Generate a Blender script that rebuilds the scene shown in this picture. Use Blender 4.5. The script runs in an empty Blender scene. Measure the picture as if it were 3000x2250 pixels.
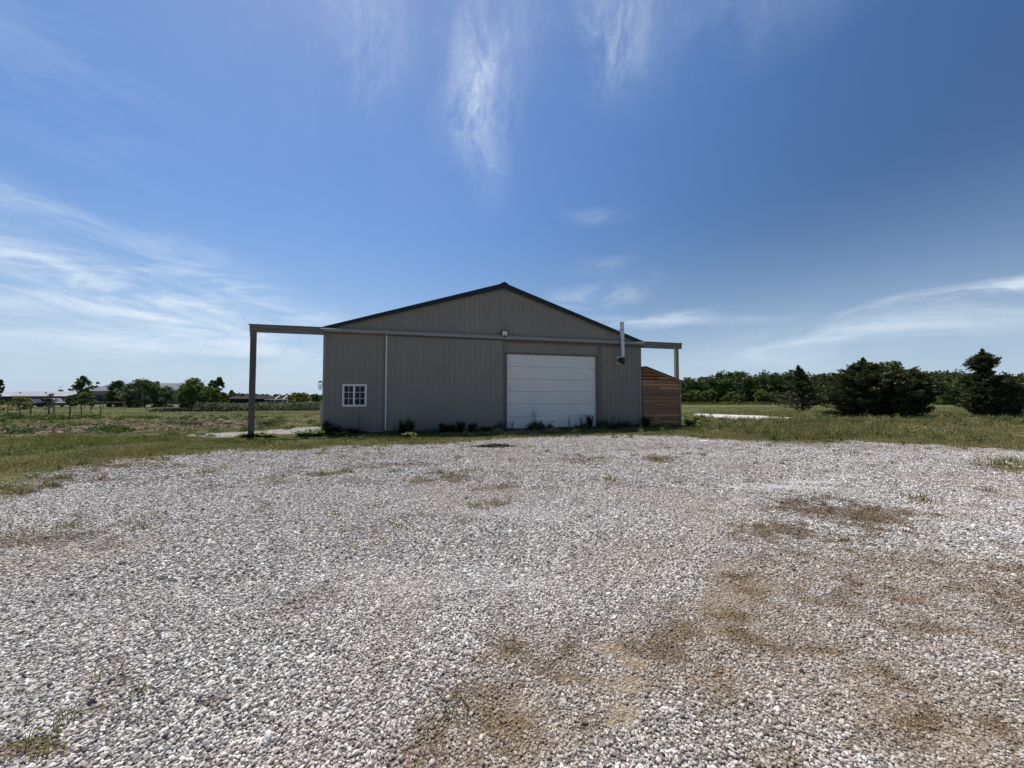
import bpy, math, random
import numpy as np
from mathutils import Vector, Matrix

R = math.radians
rng = np.random.default_rng(7)
random.seed(7)
scene = bpy.context.scene
COL = scene.collection

# ------------------------------------------------------------------ camera
F = 1150.0; CAMH = 1.48; HORIZON = 1170.0
PITCH = math.atan((HORIZON - 1125.0) / F)
cam_data = bpy.data.cameras.new('camera')
cam_data.sensor_fit = 'HORIZONTAL'; cam_data.sensor_width = 36.0
cam_data.lens = 36.0 * F / 3000.0
cam_data.clip_start = 0.05; cam_data.clip_end = 6000
cam = bpy.data.objects.new('camera', cam_data); COL.objects.link(cam)
cam.location = (0, 0, CAMH); cam.rotation_euler = (math.pi/2 + PITCH, 0, 0)
scene.camera = cam
scene.view_settings.view_transform = 'Standard'
scene.view_settings.look = 'None'
scene.view_settings.exposure = 0.34
scene.view_settings.gamma = 1.0

def ray(px, py):
    x = (px - 1500.0) / F; u = -(py - 1125.0) / F
    return np.array([x, math.cos(PITCH) - u*math.sin(PITCH), math.sin(PITCH) + u*math.cos(PITCH)])
def gp(px, py):                                   # ground point seen at a place of the photograph
    d = ray(px, py); t = -CAMH / d[2]
    return np.array([d[0]*t, d[1]*t])
def wp(px, py, Y):                                # point at depth Y
    d = ray(px, py); t = Y / d[1]
    return np.array([d[0]*t, Y, CAMH + d[2]*t])
def mpx(Y): return Y / F

# ------------------------------------------------------------------ sun and sky
SUN_AZ, SUN_EL = R(-33), R(62)                    # azimuth measured from +Y towards +X
sd = Vector((math.sin(SUN_AZ)*math.cos(SUN_EL), math.cos(SUN_AZ)*math.cos(SUN_EL), math.sin(SUN_EL)))
sl = bpy.data.lights.new('sun', 'SUN'); sl.energy = 5.0; sl.angle = R(0.53); sl.color = (1.0, 0.955, 0.89)
so = bpy.data.objects.new('sun', sl); COL.objects.link(so)
so.rotation_euler = sd.to_track_quat('Z', 'Y').to_euler(); so.location = (0, 0, 60)

class NT:                                         # small node-tree helper
    def __init__(s, tree): s.t = tree; tree.nodes.clear()
    def n(s, typ, **kw):
        nd = s.t.nodes.new(typ)
        for k, v in kw.items():
            if k.startswith('i_'):
                key = k[2:]; key = int(key) if key.isdigit() else key.replace('_', ' ')
                s.set(nd.inputs[key], v)
            else: setattr(nd, k, v)
        return nd
    def set(s, sock, v):
        if isinstance(v, bpy.types.NodeSocket): s.t.links.new(v, sock)
        else: sock.default_value = v
    def math(s, op, a, b=None, clamp=False):
        nd = s.t.nodes.new('ShaderNodeMath'); nd.operation = op; nd.use_clamp = clamp
        s.set(nd.inputs[0], a)
        if b is not None: s.set(nd.inputs[1], b)
        return nd.outputs[0]
    def vmath(s, op, a, b=None):
        nd = s.t.nodes.new('ShaderNodeVectorMath'); nd.operation = op
        s.set(nd.inputs[0], a)
        if b is not None: s.set(nd.inputs[1], b)
        return nd.outputs['Value' if op == 'LENGTH' else 'Vector']
    def mix(s, f, a, b, blend='MIX'):
        nd = s.t.nodes.new('ShaderNodeMix'); nd.data_type = 'RGBA'; nd.blend_type = blend
        s.set(nd.inputs['Factor'], f); s.set(nd.inputs[6], a); s.set(nd.inputs[7], b)
        return nd.outputs[2]
    def noise(s, vec, scale, detail=3, rough=0.55, dist=0.0, out='Fac'):
        nd = s.t.nodes.new('ShaderNodeTexNoise')
        if vec is not None: s.t.links.new(vec, nd.inputs['Vector'])
        nd.inputs['Scale'].default_value = scale; nd.inputs['Detail'].default_value = detail
        nd.inputs['Roughness'].default_value = rough; nd.inputs['Distortion'].default_value = dist
        return nd.outputs[out]
    def rng(s, v, a, b, c=0.0, d=1.0, smooth=False):
        nd = s.t.nodes.new('ShaderNodeMapRange'); nd.clamp = True
        if smooth: nd.interpolation_type = 'SMOOTHSTEP'
        s.set(nd.inputs[0], v)
        for i, q in enumerate((a, b, c, d)): nd.inputs[i+1].default_value = q
        return nd.outputs[0]
    def ramp(s, v, stops):
        nd = s.t.nodes.new('ShaderNodeValToRGB'); s.set(nd.inputs[0], v)
        e = nd.color_ramp.elements
        while len(e) < len(stops): e.new(0.5)
        for i, (p, c) in enumerate(stops): e[i].position = p; e[i].color = (*c, 1)
        return nd.outputs[0]
    def link(s, a, b): s.t.links.new(a, b)

world = bpy.data.worlds.new('World'); scene.world = world; world.use_nodes = True
W = NT(world.node_tree)
sky = W.n('ShaderNodeTexSky', sky_type='NISHITA', sun_disc=False)
sky.sun_elevation = SUN_EL; sky.sun_rotation = SUN_AZ
sky.altitude = 200; sky.air_density = 1.0; sky.dust_density = 0.3; sky.ozone_density = 2.2
tc = W.n('ShaderNodeTexCoord')
sep = W.n('ShaderNodeSeparateXYZ'); W.link(tc.outputs['Generated'], sep.inputs[0])
az = W.math('ARCTAN2', sep.outputs[0], sep.outputs[1]); el = W.math('ARCSINE', sep.outputs[2])
cmb = W.n('ShaderNodeCombineXYZ'); W.link(az, cmb.inputs[0]); W.link(el, cmb.inputs[1])
azel = cmb.outputs[0]
def mapped(vec, rot, scale, loc=(0, 0, 0)):
    m = W.n('ShaderNodeMapping'); W.link(vec, m.inputs[0])
    m.inputs['Rotation'].default_value = (0, 0, rot); m.inputs['Scale'].default_value = scale
    m.inputs['Location'].default_value = loc
    return m.outputs[0]
warp = W.noise(azel, 2.2, 2, out='Color')
azw = W.vmath('ADD', azel, W.vmath('MULTIPLY', W.vmath('SUBTRACT', warp, (0.5, 0.5, 0.5)), (0.20, 0.10, 0)))
# wispy streaks running up, streaks lying flat, soft haze
n_up = W.rng(W.noise(mapped(azw, R(-10), (4.0, 2.3, 1)), 2.3, 10, 0.72, 0.35), 0.32, 0.72, smooth=True)
n_flat = W.rng(W.noise(mapped(azw, R(4), (1.7, 7.0, 1)), 2.4, 9, 0.66, 0.5), 0.36, 0.70, smooth=True)
n_soft = W.rng(W.noise(azw, 2.6, 5, 0.6), 0.28, 0.75, smooth=True)
fine = W.rng(W.noise(mapped(azw, R(-20), (9, 5, 1)), 5.0, 7, 0.7, 1.0), 0.25, 0.75, 0.72, 1.0)
def azel_of(px, py):
    d = ray(px, py); return math.atan2(d[0], d[1]), math.atan2(d[2], math.hypot(d[0], d[1]))
def blob(px, py, rx, ry, rot, k):
    a, e = azel_of(px, py)
    v = W.vmath('SUBTRACT', azw, (a, e, 0))
    m = mapped(v, -R(rot), (1, 1, 1))
    l = W.vmath('LENGTH', W.vmath('MULTIPLY', m, (1.0/R(rx), 1.0/R(ry), 0)))
    return W.math('MULTIPLY', W.rng(l, 0.0, 1.9, 1.0, 0.0, smooth=True), k)
def total(bl):
    acc = None
    for b in bl:
        o = blob(*b); acc = o if acc is None else W.math('ADD', acc, o)
    return acc
up = total([(1400, 260, 5.2, 6.0, -8, 0.62), (1380, 290, 2.2, 4.2, -12, 0.42), (1460, 110, 5.0, 4, 10, 0.32), (1420, 480, 3.0, 5, 0, 0.35), (1780, 60, 4.0, 5, 10, 0.85),
            (1060, 40, 5, 7, 0, 0.35), (780, 120, 10, 8, 0, 0.05)])
flat = total([(240, 880, 16, 2.2, -5, 1.35), (160, 790, 10, 2.4, -12, 0.8), (70, 590, 7, 1.3, -16, 0.7), (560, 760, 7, 2.2, -8, 0.55),
              (640, 850, 10, 1.9, -3, 0.75), (120, 990, 14, 1.7, 0, 0.8), (850, 915, 7, 1.4, -5, 0.8), (780, 1020, 12, 3, 0, 0.55),
              (2850, 862, 6.5, 0.55, 3, 1.7), (2760, 940, 13, 1.9, 4, 0.48), (2350, 1010, 14, 1.7, 4, 0.5), (1740, 860, 7, 1.4, 10, 0.8),
              (1880, 925, 8, 0.9, 0, 1.0), (1760, 640, 4, 0.8, 0, 0.35), (1750, 780, 4, 0.8, 0, 0.3), (60, 150, 10, 5, -20, 0.2), (2200, 925, 6, 0.6, -3, 0.35)])
soft = total([(1700, -60, 26, 6, 0, 0.35), (2200, 20, 14, 4, 12, 0.35), (1000, 200, 22, 16, 0, 0.10), (300, 940, 26, 8, 0, 0.14), (2600, 1010, 22, 5, 3, 0.20), (1480, 1080, 50, 5, 0, 0.20)])
dens = W.math('ADD', W.math('MULTIPLY', up, n_up), W.math('ADD', W.math('MULTIPLY', flat, n_flat), W.math('MULTIPLY', soft, n_soft)))
dens = W.math('MULTIPLY', W.math('MULTIPLY', dens, fine), 0.72, clamp=True)
hsv = W.n('ShaderNodeHueSaturation'); W.link(sky.outputs[0], hsv.inputs['Color'])
hsv.inputs['Hue'].default_value = 0.505; hsv.inputs['Saturation'].default_value = 1.20; hsv.inputs['Value'].default_value = 0.92
dt = W.n('ShaderNodeVectorMath', operation='DOT_PRODUCT'); W.link(tc.outputs['Generated'], dt.inputs[0]); dt.inputs[1].default_value = tuple(sd)
glow = W.rng(dt.outputs['Value'], 0.38, 0.86, 0.82, 1.30, smooth=True)
skyc = W.vmath('MULTIPLY', hsv.outputs[0], (1, 1, 1)); sv = W.n('ShaderNodeVectorMath', operation='SCALE'); W.link(skyc, sv.inputs[0]); W.link(glow, sv.inputs['Scale'])
air = W.rng(el, 0.0, 0.45, 0.93, 0.0); air = W.math('MULTIPLY', air, air)
skyc = W.mix(air, sv.outputs['Vector'], (4.5, 5.9, 7.8, 1))
col = W.mix(dens, skyc, (7.8, 8.7, 9.6, 1))
bg = W.n('ShaderNodeBackground'); W.link(col, bg.inputs[0]); bg.inputs[1].default_value = 0.082
wo = W.n('ShaderNodeOutputWorld'); W.link(bg.outputs[0], wo.inputs[0])

# ------------------------------------------------------------------ materials
def mat(name, color, rough=0.6, metal=0.0, var=0.15, nscale=3.0, bump=0.0, bscale=40.0, island=0.0, color2=None, trans=0.0, spec=0.5, stretch=None):
    m = bpy.data.materials.new(name); m.use_nodes = True
    T = NT(m.node_tree)
    g = T.n('ShaderNodeNewGeometry'); t = T.n('ShaderNodeTexCoord')
    vec = t.outputs['Object']
    if stretch:
        mp = T.n('ShaderNodeMapping'); T.link(vec, mp.inputs[0]); mp.inputs['Scale'].default_value = stretch; vec = mp.outputs[0]
    nz = T.rng(T.noise(vec, nscale, 5, 0.6), 0.3, 0.7)
    c2 = color2 or tuple(max(0, c*(1-var*1.6)) for c in color)
    c1 = color if color2 else tuple(min(1, c*(1+var)) for c in color)
    f = nz
    if island:
        f = T.math('ADD', T.math('MULTIPLY', nz, 1-island), T.math('MULTIPLY', g.outputs['Random Per Island'], island))
    col = T.mix(f, (*c2, 1), (*c1, 1))
    b = T.n('ShaderNodeBsdfPrincipled'); T.link(col, b.inputs['Base Color'])
    b.inputs['Roughness'].default_value = rough; b.inputs['Metallic'].default_value = metal
    b.inputs['Specular IOR Level'].default_value = spec
    if bump:
        bp = T.n('ShaderNodeBump'); bp.inputs['Strength'].default_value = bump; bp.inputs['Distance'].default_value = 0.02
        T.link(T.noise(vec, bscale, 4), bp.inputs['Height']); T.link(bp.outputs[0], b.inputs['Normal'])
    o = T.n('ShaderNodeOutputMaterial')
    if trans:
        tr = T.n('ShaderNodeBsdfTranslucent'); T.link(col, tr.inputs[0])
        mx = T.n('ShaderNodeMixShader'); mx.inputs[0].default_value = trans
        T.link(b.outputs[0], mx.inputs[1]); T.link(tr.outputs[0], mx.inputs[2]); T.link(mx.outputs[0], o.inputs[0])
    else: T.link(b.outputs[0], o.inputs[0])
    return m

M = {}
def siding_mat():
    m = bpy.data.materials.new('grey_steel_siding'); m.use_nodes = True; T = NT(m.node_tree)
    tcx = T.n('ShaderNodeTexCoord'); P = tcx.outputs['Object']
    def st(sc, s_, d=5, r=0.6):
        mp = T.n('ShaderNodeMapping'); T.link(P, mp.inputs[0]); mp.inputs['Scale'].default_value = sc; return T.noise(mp.outputs[0], s_, d, r)
    c = T.mix(T.rng(st((1, 1, 0.6), 0.5), 0.3, 0.7), (0.246, 0.217, 0.184, 1), (0.282, 0.248, 0.209, 1))
    c = T.mix(T.math('MULTIPLY', T.rng(st((7, 1, 0.35), 1.3), 0.55, 0.75), 0.22), c, (0.20, 0.175, 0.145, 1))     # rain streaks
    c = T.mix(T.math('MULTIPLY', T.rng(st((5, 1, 0.3), 2.3), 0.60, 0.72), 0.20), c, (0.36, 0.33, 0.29, 1))      # pale chalky streaks
    z = T.n('ShaderNodeSeparateXYZ'); T.link(P, z.inputs[0])
    mud = T.math('MULTIPLY', T.rng(z.outputs[2], 0.08, 0.62, 1.0, 0.0), T.rng(st((1, 1, 1), 3.5, 6, 0.75), 0.38, 0.62))
    c = T.mix(T.math('MULTIPLY', mud, 0.6), c, (0.17, 0.14, 0.10, 1))                                             # splashed soil
    b = T.n('ShaderNodeBsdfPrincipled'); T.link(c, b.inputs['Base Color']); T.link(T.rng(st((1, 1, 1), 2.0), 0.3, 0.7, 0.42, 0.62), b.inputs['Roughness'])
    bp = T.n('ShaderNodeBump'); bp.inputs['Strength'].default_value = 0.25; bp.inputs['Distance'].default_value = 0.05
    T.link(st((2.2, 1, 0.8), 1.5, 3), bp.inputs['Height']); T.link(bp.outputs[0], b.inputs['Normal'])
    o = T.n('ShaderNodeOutputMaterial'); T.link(b.outputs[0], o.inputs[0]); return m
M['siding'] = siding_mat()
M['trim'] = mat('grey_steel_trim', (0.30, 0.265, 0.24), 0.45, var=0.06, nscale=1.0)
M['trim_brown'] = mat('taupe_trim', (0.16, 0.13, 0.115), 0.5, var=0.08)
M['green'] = mat('dark_green_steel', (0.006, 0.018, 0.019), 0.65, var=0.1)
M['beam'] = mat('painted_beam', (0.21, 0.19, 0.165), 0.65, var=0.25, nscale=2, stretch=(0.6, 6, 6))
M['post'] = mat('weathered_post', (0.15, 0.125, 0.095), 0.8, var=0.3, nscale=3, bump=0.3, stretch=(8, 8, 0.8))
M['post_pale'] = mat('pale_weathered_post', (0.30, 0.26, 0.20), 0.8, var=0.25, nscale=3, bump=0.3, stretch=(8, 8, 0.8))
M['white'] = mat('white_paint', (0.80, 0.80, 0.78), 0.4, var=0.04, nscale=2)
M['door_white'] = mat('white_door_steel', (0.84, 0.81, 0.77), 0.45, var=0.03, nscale=0.8)
M['galv'] = mat('galvanised_steel', (0.62, 0.64, 0.66), 0.38, metal=0.55, var=0.1, nscale=8)
M['black'] = mat('black_plastic', (0.012, 0.012, 0.013), 0.4, var=0.1)
M['rust'] = mat('rusty_red_liner', (0.16, 0.03, 0.02), 0.8, var=0.5, nscale=20)
M['lens'] = mat('cream_lens', (0.72, 0.68, 0.55), 0.35, var=0.05, nscale=20)
M['glass'] = mat('dark_window_glass', (0.005, 0.006, 0.009), 0.08, var=0.3, nscale=4, spec=0.25)
M['screen'] = mat('window_screen', (0.050, 0.052, 0.054), 0.6, var=0.25, nscale=5, spec=0.2)
M['shedwood'] = mat('rough_sawn_boards', (0.56, 0.285, 0.14), 0.8, color2=(0.19, 0.095, 0.05), nscale=1.6, island=0.8, bump=0.35, bscale=12, stretch=(0.5, 6, 6))
M['shedroof'] = mat('shed_roofing', (0.13, 0.12, 0.10), 0.7, var=0.2)
M['bark'] = mat('bark', (0.095, 0.075, 0.058), 0.9, var=0.4, nscale=6, bump=0.4)
M['deadwood'] = mat('dead_branch', (0.15, 0.12, 0.10), 0.9, var=0.3, nscale=6)
def leafm(n, a, b, tr=0.3, isl=0.6, ns=0.9): return mat(n, a, 0.6, color2=b, nscale=ns, island=isl, trans=tr, spec=0.25)
M['leaf_dark'] = leafm('dark_leaves', (0.125, 0.170, 0.040), (0.030, 0.055, 0.014))
M['leaf_mid'] = leafm('green_leaves', (0.175, 0.225, 0.050), (0.045, 0.080, 0.020))
M['leaf_light'] = leafm('pale_green_leaves', (0.20, 0.25, 0.055), (0.075, 0.115, 0.028))
M['leaf_yellow'] = leafm('yellowish_leaves', (0.26, 0.25, 0.06), (0.10, 0.12, 0.03))
M['leaf_grey'] = leafm('grey_green_leaves', (0.17, 0.20, 0.095), (0.055, 0.080, 0.036))
M['wood_dark'] = leafm('wood_leaves', (0.075, 0.105, 0.028), (0.024, 0.042, 0.012))
M['wood_mid'] = leafm('wood_leaves_mid', (0.115, 0.155, 0.040), (0.034, 0.058, 0.016))
M['cedar'] = leafm('cedar_foliage', (0.088, 0.104, 0.032), (0.017, 0.024, 0.009), tr=0.2, isl=0.5, ns=1.3)
M['weed'] = leafm('weed_leaves', (0.11, 0.16, 0.045), (0.04, 0.07, 0.02), ns=4)
def grass_mat():
    m = bpy.data.materials.new('grass_blades'); m.use_nodes = True; T = NT(m.node_tree)
    g = T.n('ShaderNodeNewGeometry'); P = g.outputs['Position']; r = g.outputs['Random Per Island']
    a = T.mix(T.rng(T.noise(P, 0.55, 5, 0.65), 0.36, 0.64), (0.125, 0.180, 0.030, 1), (0.285, 0.270, 0.072, 1))
    a = T.mix(T.math('MULTIPLY', T.rng(T.noise(P, 2.6, 5, 0.7), 0.50, 0.62), 0.85), a, (0.045, 0.072, 0.016, 1))
    a = T.mix(T.math('MULTIPLY', T.rng(T.noise(P, 1.3, 4, 0.7), 0.58, 0.68), 0.7), a, (0.28, 0.34, 0.06, 1))
    a = T.mix(r, T.mix(0.55, a, (0.05, 0.06, 0.018, 1)), a)
    b = T.n('ShaderNodeBsdfPrincipled'); T.link(a, b.inputs['Base Color']); b.inputs['Roughness'].default_value = 0.6; b.inputs['Specular IOR Level'].default_value = 0.25
    t = T.n('ShaderNodeBsdfTranslucent'); T.link(a, t.inputs[0]); mx = T.n('ShaderNodeMixShader'); mx.inputs[0].default_value = 0.35
    T.link(b.outputs[0], mx.inputs[1]); T.link(t.outputs[0], mx.inputs[2]); o = T.n('ShaderNodeOutputMaterial'); T.link(mx.outputs[0], o.inputs[0]); return m
M['grass'] = grass_mat()
M['grass_dry'] = leafm('dry_grass_blades', (0.50, 0.43, 0.21), (0.20, 0.165, 0.068), tr=0.3, isl=0.6, ns=0.7)
M['debris'] = leafm('dead_stalks', (0.34, 0.26, 0.17), (0.11, 0.08, 0.055), tr=0.1, isl=0.7, ns=2)
M['roof_white'] = mat('pale_roof_steel', (0.28, 0.29, 0.305), 0.8, var=0.12, nscale=0.3, spec=0.15)
M['roof_grey'] = mat('grey_roof_steel', (0.135, 0.145, 0.165), 0.8, var=0.08, nscale=0.2, spec=0.1)
M['wall_grey'] = mat('grey_far_wall', (0.12, 0.125, 0.145), 0.7, var=0.08, nscale=0.3)
M['wall_pale'] = mat('pale_far_wall', (0.30, 0.29, 0.27), 0.7, var=0.08, nscale=0.3)
M['roof_brown'] = mat('brown_far_roof', (0.035, 0.030, 0.028), 0.9, var=0.3, nscale=0.5, spec=0.05)
M['car_silver'] = mat('silver_car_paint', (0.16, 0.17, 0.18), 0.7, metal=0.0, var=0.03)
M['car_navy'] = mat('navy_car_paint', (0.012, 0.018, 0.05), 0.25, var=0.05)
M['tyre'] = mat('tyre_rubber', (0.02, 0.02, 0.02), 0.8)
M['beige'] = mat('beige_metal_box', (0.55, 0.52, 0.45), 0.5, var=0.06)
M['rock'] = mat('pale_rock', (0.5, 0.46, 0.38), 0.8, var=0.2, nscale=8)
M['char'] = mat('dark_rotting_matter', (0.055, 0.042, 0.032), 0.9, var=0.5, nscale=8, island=0.5)

# ------------------------------------------------------------------ mesh helpers
class MB:
    def __init__(s): s.v = []; s.f = []
    def add(s, vs, fs):
        o = len(s.v); s.v += [tuple(q) for q in vs]; s.f += [tuple(i+o for i in q) for q in fs]
    def box(s, x0, x1, y0, y1, z0, z1):
        s.add([(x0,y0,z0),(x1,y0,z0),(x1,y1,z0),(x0,y1,z0),(x0,y0,z1),(x1,y0,z1),(x1,y1,z1),(x0,y1,z1)],
              [(0,3,2,1),(4,5,6,7),(0,1,5,4),(1,2,6,5),(2,3,7,6),(3,0,4,7)])
    def prism_y(s, poly, y0, y1):                 # polygon in x,z swept along y
        n = len(poly)
        s.add([(x,y0,z) for x,z in poly]+[(x,y1,z) for x,z in poly],
              [tuple(range(n)), tuple(range(2*n-1,n-1,-1))]+[(i,i+n,(i+1)%n+n,(i+1)%n) for i in range(n)])
    def prism_x(s, poly, x0, x1):
        n = len(poly)
        s.add([(x0,y,z) for y,z in poly]+[(x1,y,z) for y,z in poly],
              [tuple(range(n-1,-1,-1)), tuple(range(n,2*n))]+[(i,(i+1)%n,(i+1)%n+n,i+n) for i in range(n)])
    def tube(s, pts, rad, n=8, cap=True):
        pts = [Vector(p) for p in pts]
        if not hasattr(rad, '__len__'): rad = [rad]*len(pts)
        base = len(s.v)
        for i, p in enumerate(pts):
            d = (pts[min(i+1, len(pts)-1)]-pts[max(i-1, 0)]).normalized()
            a = d.orthogonal().normalized() if abs(d.z) > 0.99 else d.cross(Vector((0,0,1))).normalized()
            b = d.cross(a)
            for k in range(n):
                t = 2*math.pi*k/n
                s.v.append(tuple(p + (a*math.cos(t)+b*math.sin(t))*rad[i]))
        for i in range(len(pts)-1):
            for k in range(n):
                q = base+i*n
                s.f.append((q+k, q+(k+1)%n, q+n+(k+1)%n, q+n+k))
        if cap:
            s.f.append(tuple(base+k for k in range(n-1,-1,-1))); q = base+(len(pts)-1)*n
            s.f.append(tuple(q+k for k in range(n)))
    def build(s, name, m, parent=None, smooth=False, bevel=0.0):
        me = bpy.data.meshes.new(name); me.from_pydata(s.v, [], s.f); me.update()
        import bmesh
        bm = bmesh.new(); bm.from_mesh(me); bmesh.ops.recalc_face_normals(bm, faces=bm.faces)
        if bevel: bmesh.ops.bevel(bm, geom=list(bm.edges), offset=bevel, segments=2, affect='EDGES', profile=0.6)
        bm.to_mesh(me); bm.free()
        return link(name, me, m, parent, smooth)
def link(name, me, m, parent=None, smooth=False):
    o = bpy.data.objects.new(name, me); COL.objects.link(o)
    if m: me.materials.append(m)
    if smooth: me.polygons.foreach_set('use_smooth', [True]*len(me.polygons))
    if parent: o.parent = parent
    return o
def npmesh(name, V, Fc, m, parent=None, smooth=False):   # V (n,3), Fc (k,3|4)
    me = bpy.data.meshes.new(name)
    V = np.asarray(V, np.float32); Fc = np.asarray(Fc, np.int32); k = Fc.shape[1]
    me.vertices.add(len(V)); me.vertices.foreach_set('co', V.ravel())
    me.loops.add(Fc.size); me.loops.foreach_set('vertex_index', Fc.ravel())
    me.polygons.add(len(Fc)); me.polygons.foreach_set('loop_start', np.arange(0, Fc.size, k, dtype=np.int32))
    me.polygons.foreach_set('loop_total', np.full(len(Fc), k, np.int32))
    me.update(calc_edges=True)
    return link(name, me, m, parent, smooth)
def tag(o, label=None, cat=None, group=None, kind=None):
    if label: o['label'] = label
    if cat: o['category'] = cat
    if group: o['group'] = group
    if kind: o['kind'] = kind
    return o
def thing(name, label, cat, loc=(0,0,0), rz=0.0, group=None):
    o = bpy.data.objects.new(name, None); COL.objects.link(o)
    o.empty_display_size = 0.3; o.location = loc; o.rotation_euler = (0, 0, rz)
    return tag(o, label, cat, group)
def struct(o): o['kind'] = 'structure'; return o

# value noise in numpy
def _h(ix, iy, s):
    n = (ix.astype(np.int64)*374761393 + iy.astype(np.int64)*668265263 + s*1442695041) & 0xffffffff
    n = ((n ^ (n >> 13))*1274126177) & 0xffffffff
    return ((n ^ (n >> 16)) & 0xffffff)/float(0xffffff)
def vn(x, y, s=0):
    x = np.asarray(x, float); y = np.asarray(y, float)
    ix = np.floor(x); iy = np.floor(y); fx = x-ix; fy = y-iy
    fx = fx*fx*(3-2*fx); fy = fy*fy*(3-2*fy)
    a = _h(ix, iy, s); b = _h(ix+1, iy, s); c = _h(ix, iy+1, s); d = _h(ix+1, iy+1, s)
    return (a*(1-fx)+b*fx)*(1-fy)+(c*(1-fx)+d*fx)*fy
def fbm(x, y, s=0, o=4):
    t = 0; a = 0.5; w = 0
    for i in range(o):
        t = t+a*vn(x*2**i+i*17.3, y*2**i-i*9.1, s+i); w += a; a *= 0.5
    return t/w

# ------------------------------------------------------------------ ground zones
LOT_PX = [(0,1438),(70,1424),(150,1392),(230,1364),(330,1352),(430,1340),(530,1333),(690,1317),(850,1320),(950,1309),(1100,1305),(1300,1299),
          (1400,1291),(1500,1284),(1600,1279),(1800,1275),(1980,1277),(2074,1285),(2168,1290),(2286,1298),(2380,1300),(2480,1292),(2715,1303),(3000,1322)]
LOT = np.array([(-26,-9),(-24,-2),(-16,3.2)] + [tuple(gp(*p)) for p in LOT_PX] + [(19,9.6),(30,6),(32,-9)])
PATCH_A = np.array([gp(*p) for p in [(540,1276),(640,1266),(760,1262),(860,1252),(945,1250),(945,1262),(880,1272),(760,1272),(660,1284),(580,1284)]])
PATCH_B = np.array([gp(*p) for p in [(2040,1211),(2140,1215),(2230,1218),(2330,1224),(2290,1230),(2150,1229),(2100,1224),(2035,1217)]])
SOIL = np.array([gp(*p) for p in [(-120,1252),(60,1246),(190,1244),(330,1236),(470,1236),(620,1230),(760,1232),(880,1236),(930,1244),(700,1252),(560,1262),(430,1266),(330,1268),(150,1276),(-120,1285)]])
def sdist(P, x, y):                                # signed distance, positive inside
    x = np.asarray(x, float); y = np.asarray(y, float)
    d = np.full(x.shape, 1e9); ins = np.zeros(x.shape, bool)
    n = len(P)
    for i in range(n):
        ax, ay = P[i]; bx, by = P[(i+1) % n]
        ex, ey = bx-ax, by-ay
        t = np.clip(((x-ax)*ex+(y-ay)*ey)/(ex*ex+ey*ey+1e-9), 0, 1)
        d = np.minimum(d, np.hypot(x-ax-t*ex, y-ay-t*ey))
        c = ((ay > y) != (by > y)) & (x < (bx-ax)*(y-ay)/((by-ay) if by != ay else 1e-9)+ax)
        ins ^= c
    return np.where(ins, d, -d)
def sst(v, a, b):
    t = np.clip((v-a)/(b-a), 0, 1); return t*t*(3-2*t)
def blobs(lst, x, y, seed, amp=0.55, sc=2.2):
    acc = np.zeros(np.shape(x))
    w = (fbm(x*sc, y*sc, seed, 4)-0.5)*2*amp + (fbm(x*sc*4.5, y*sc*4.5, seed+5, 4)-0.5)*2.2*amp
    for (px, py, rx, ry, k) in lst:
        c = gp(px, py); wx = rx/F*c[1]; wy = ry*c[1]**2/(F*CAMH)
        l = np.hypot((x-c[0])/wx, (y-c[1])/wy)
        acc = np.maximum(acc, k*(1-sst(l+w, 0.45, 1.15)))
    return acc
MOSS = [(2430,1500,230,52,1.0),(2320,1548,150,38,0.95),(2570,1498,130,32,0.9),(2470,1575,130,20,0.8),(150,1405,220,13,0.75),(330,1368,200,8,0.7),(60,1436,120,16,0.8),(2150,1695,45,30,0.9),(1300,2040,40,18,0.8),(1400,1950,40,16,0.7),
        (1510,2020,30,16,0.6),(1600,2190,40,18,0.5),(2610,1660,45,30,0.6),(2650,1745,70,28,0.8),(2880,1715,70,18,0.7),(2960,1605,40,14,0.8),(2990,1690,40,40,0.5),
        (940,1820,40,26,0.7),(620,2060,50,26,0.7),(60,2190,150,40,0.9),(330,2010,40,30,0.5),(280,2080,50,24,0.6),(120,1585,150,22,0.6),(250,1568,60,10,0.7),(50,1567,40,8,0.6),
        (950,1392,45,12,0.7),(1010,1385,60,10,0.5),(1180,1362,90,8,0.6),(1060,1370,60,6,0.5),(1310,1385,60,10,0.7),(1345,1400,40,12,0.7),(1220,1412,50,10,0.6),(1480,1430,60,10,0.6),
        (1400,1485,30,10,0.6),(1465,1478,30,10,0.6),(2320,1590,50,14,0.5),(1060,1300,60,6,0.6),(1700,1350,60,10,0.5),(1930,1345,70,12,0.6),(2060,1495,30,8,0.5),(2000,1400,50,8,0.4),
        (2360,1300,200,12,0.5),(2600,1310,200,10,0.4),(420,1338,60,10,0.6),(300,1362,80,12,0.7),(60,1440,100,18,0.9),(350,1540,60,10,0.4),(2180,1455,30,6,0.4),(2940,1370,50,14,0.7),
        (2740,1850,80,25,0.6),(2300,1830,60,30,0.5),(2500,1960,70,30,0.5),(2780,2050,80,40,0.5),(2100,1800,50,30,0.6),(1950,2120,60,30,0.4),(2560,2180,90,40,0.5)]
TAN = [(1800,1905,55,22,0.95),(1850,1950,50,28,0.9),(1840,2010,120,35,0.75),(1815,2105,65,40,0.9),(1660,2000,40,16,0.6),(2120,2010,120,40,0.5),(2000,1940,90,40,0.45),(2780,1900,60,30,0.35),(2400,2100,140,60,0.4)]
WHITE = [(2290,1425,150,9,0.9),(2400,1412,120,7,0.9),(2480,1395,90,6,0.6),(1500,1500,300,25,0.35),(1300,1700,400,60,0.3),(1900,1330,200,14,0.35)]
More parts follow.
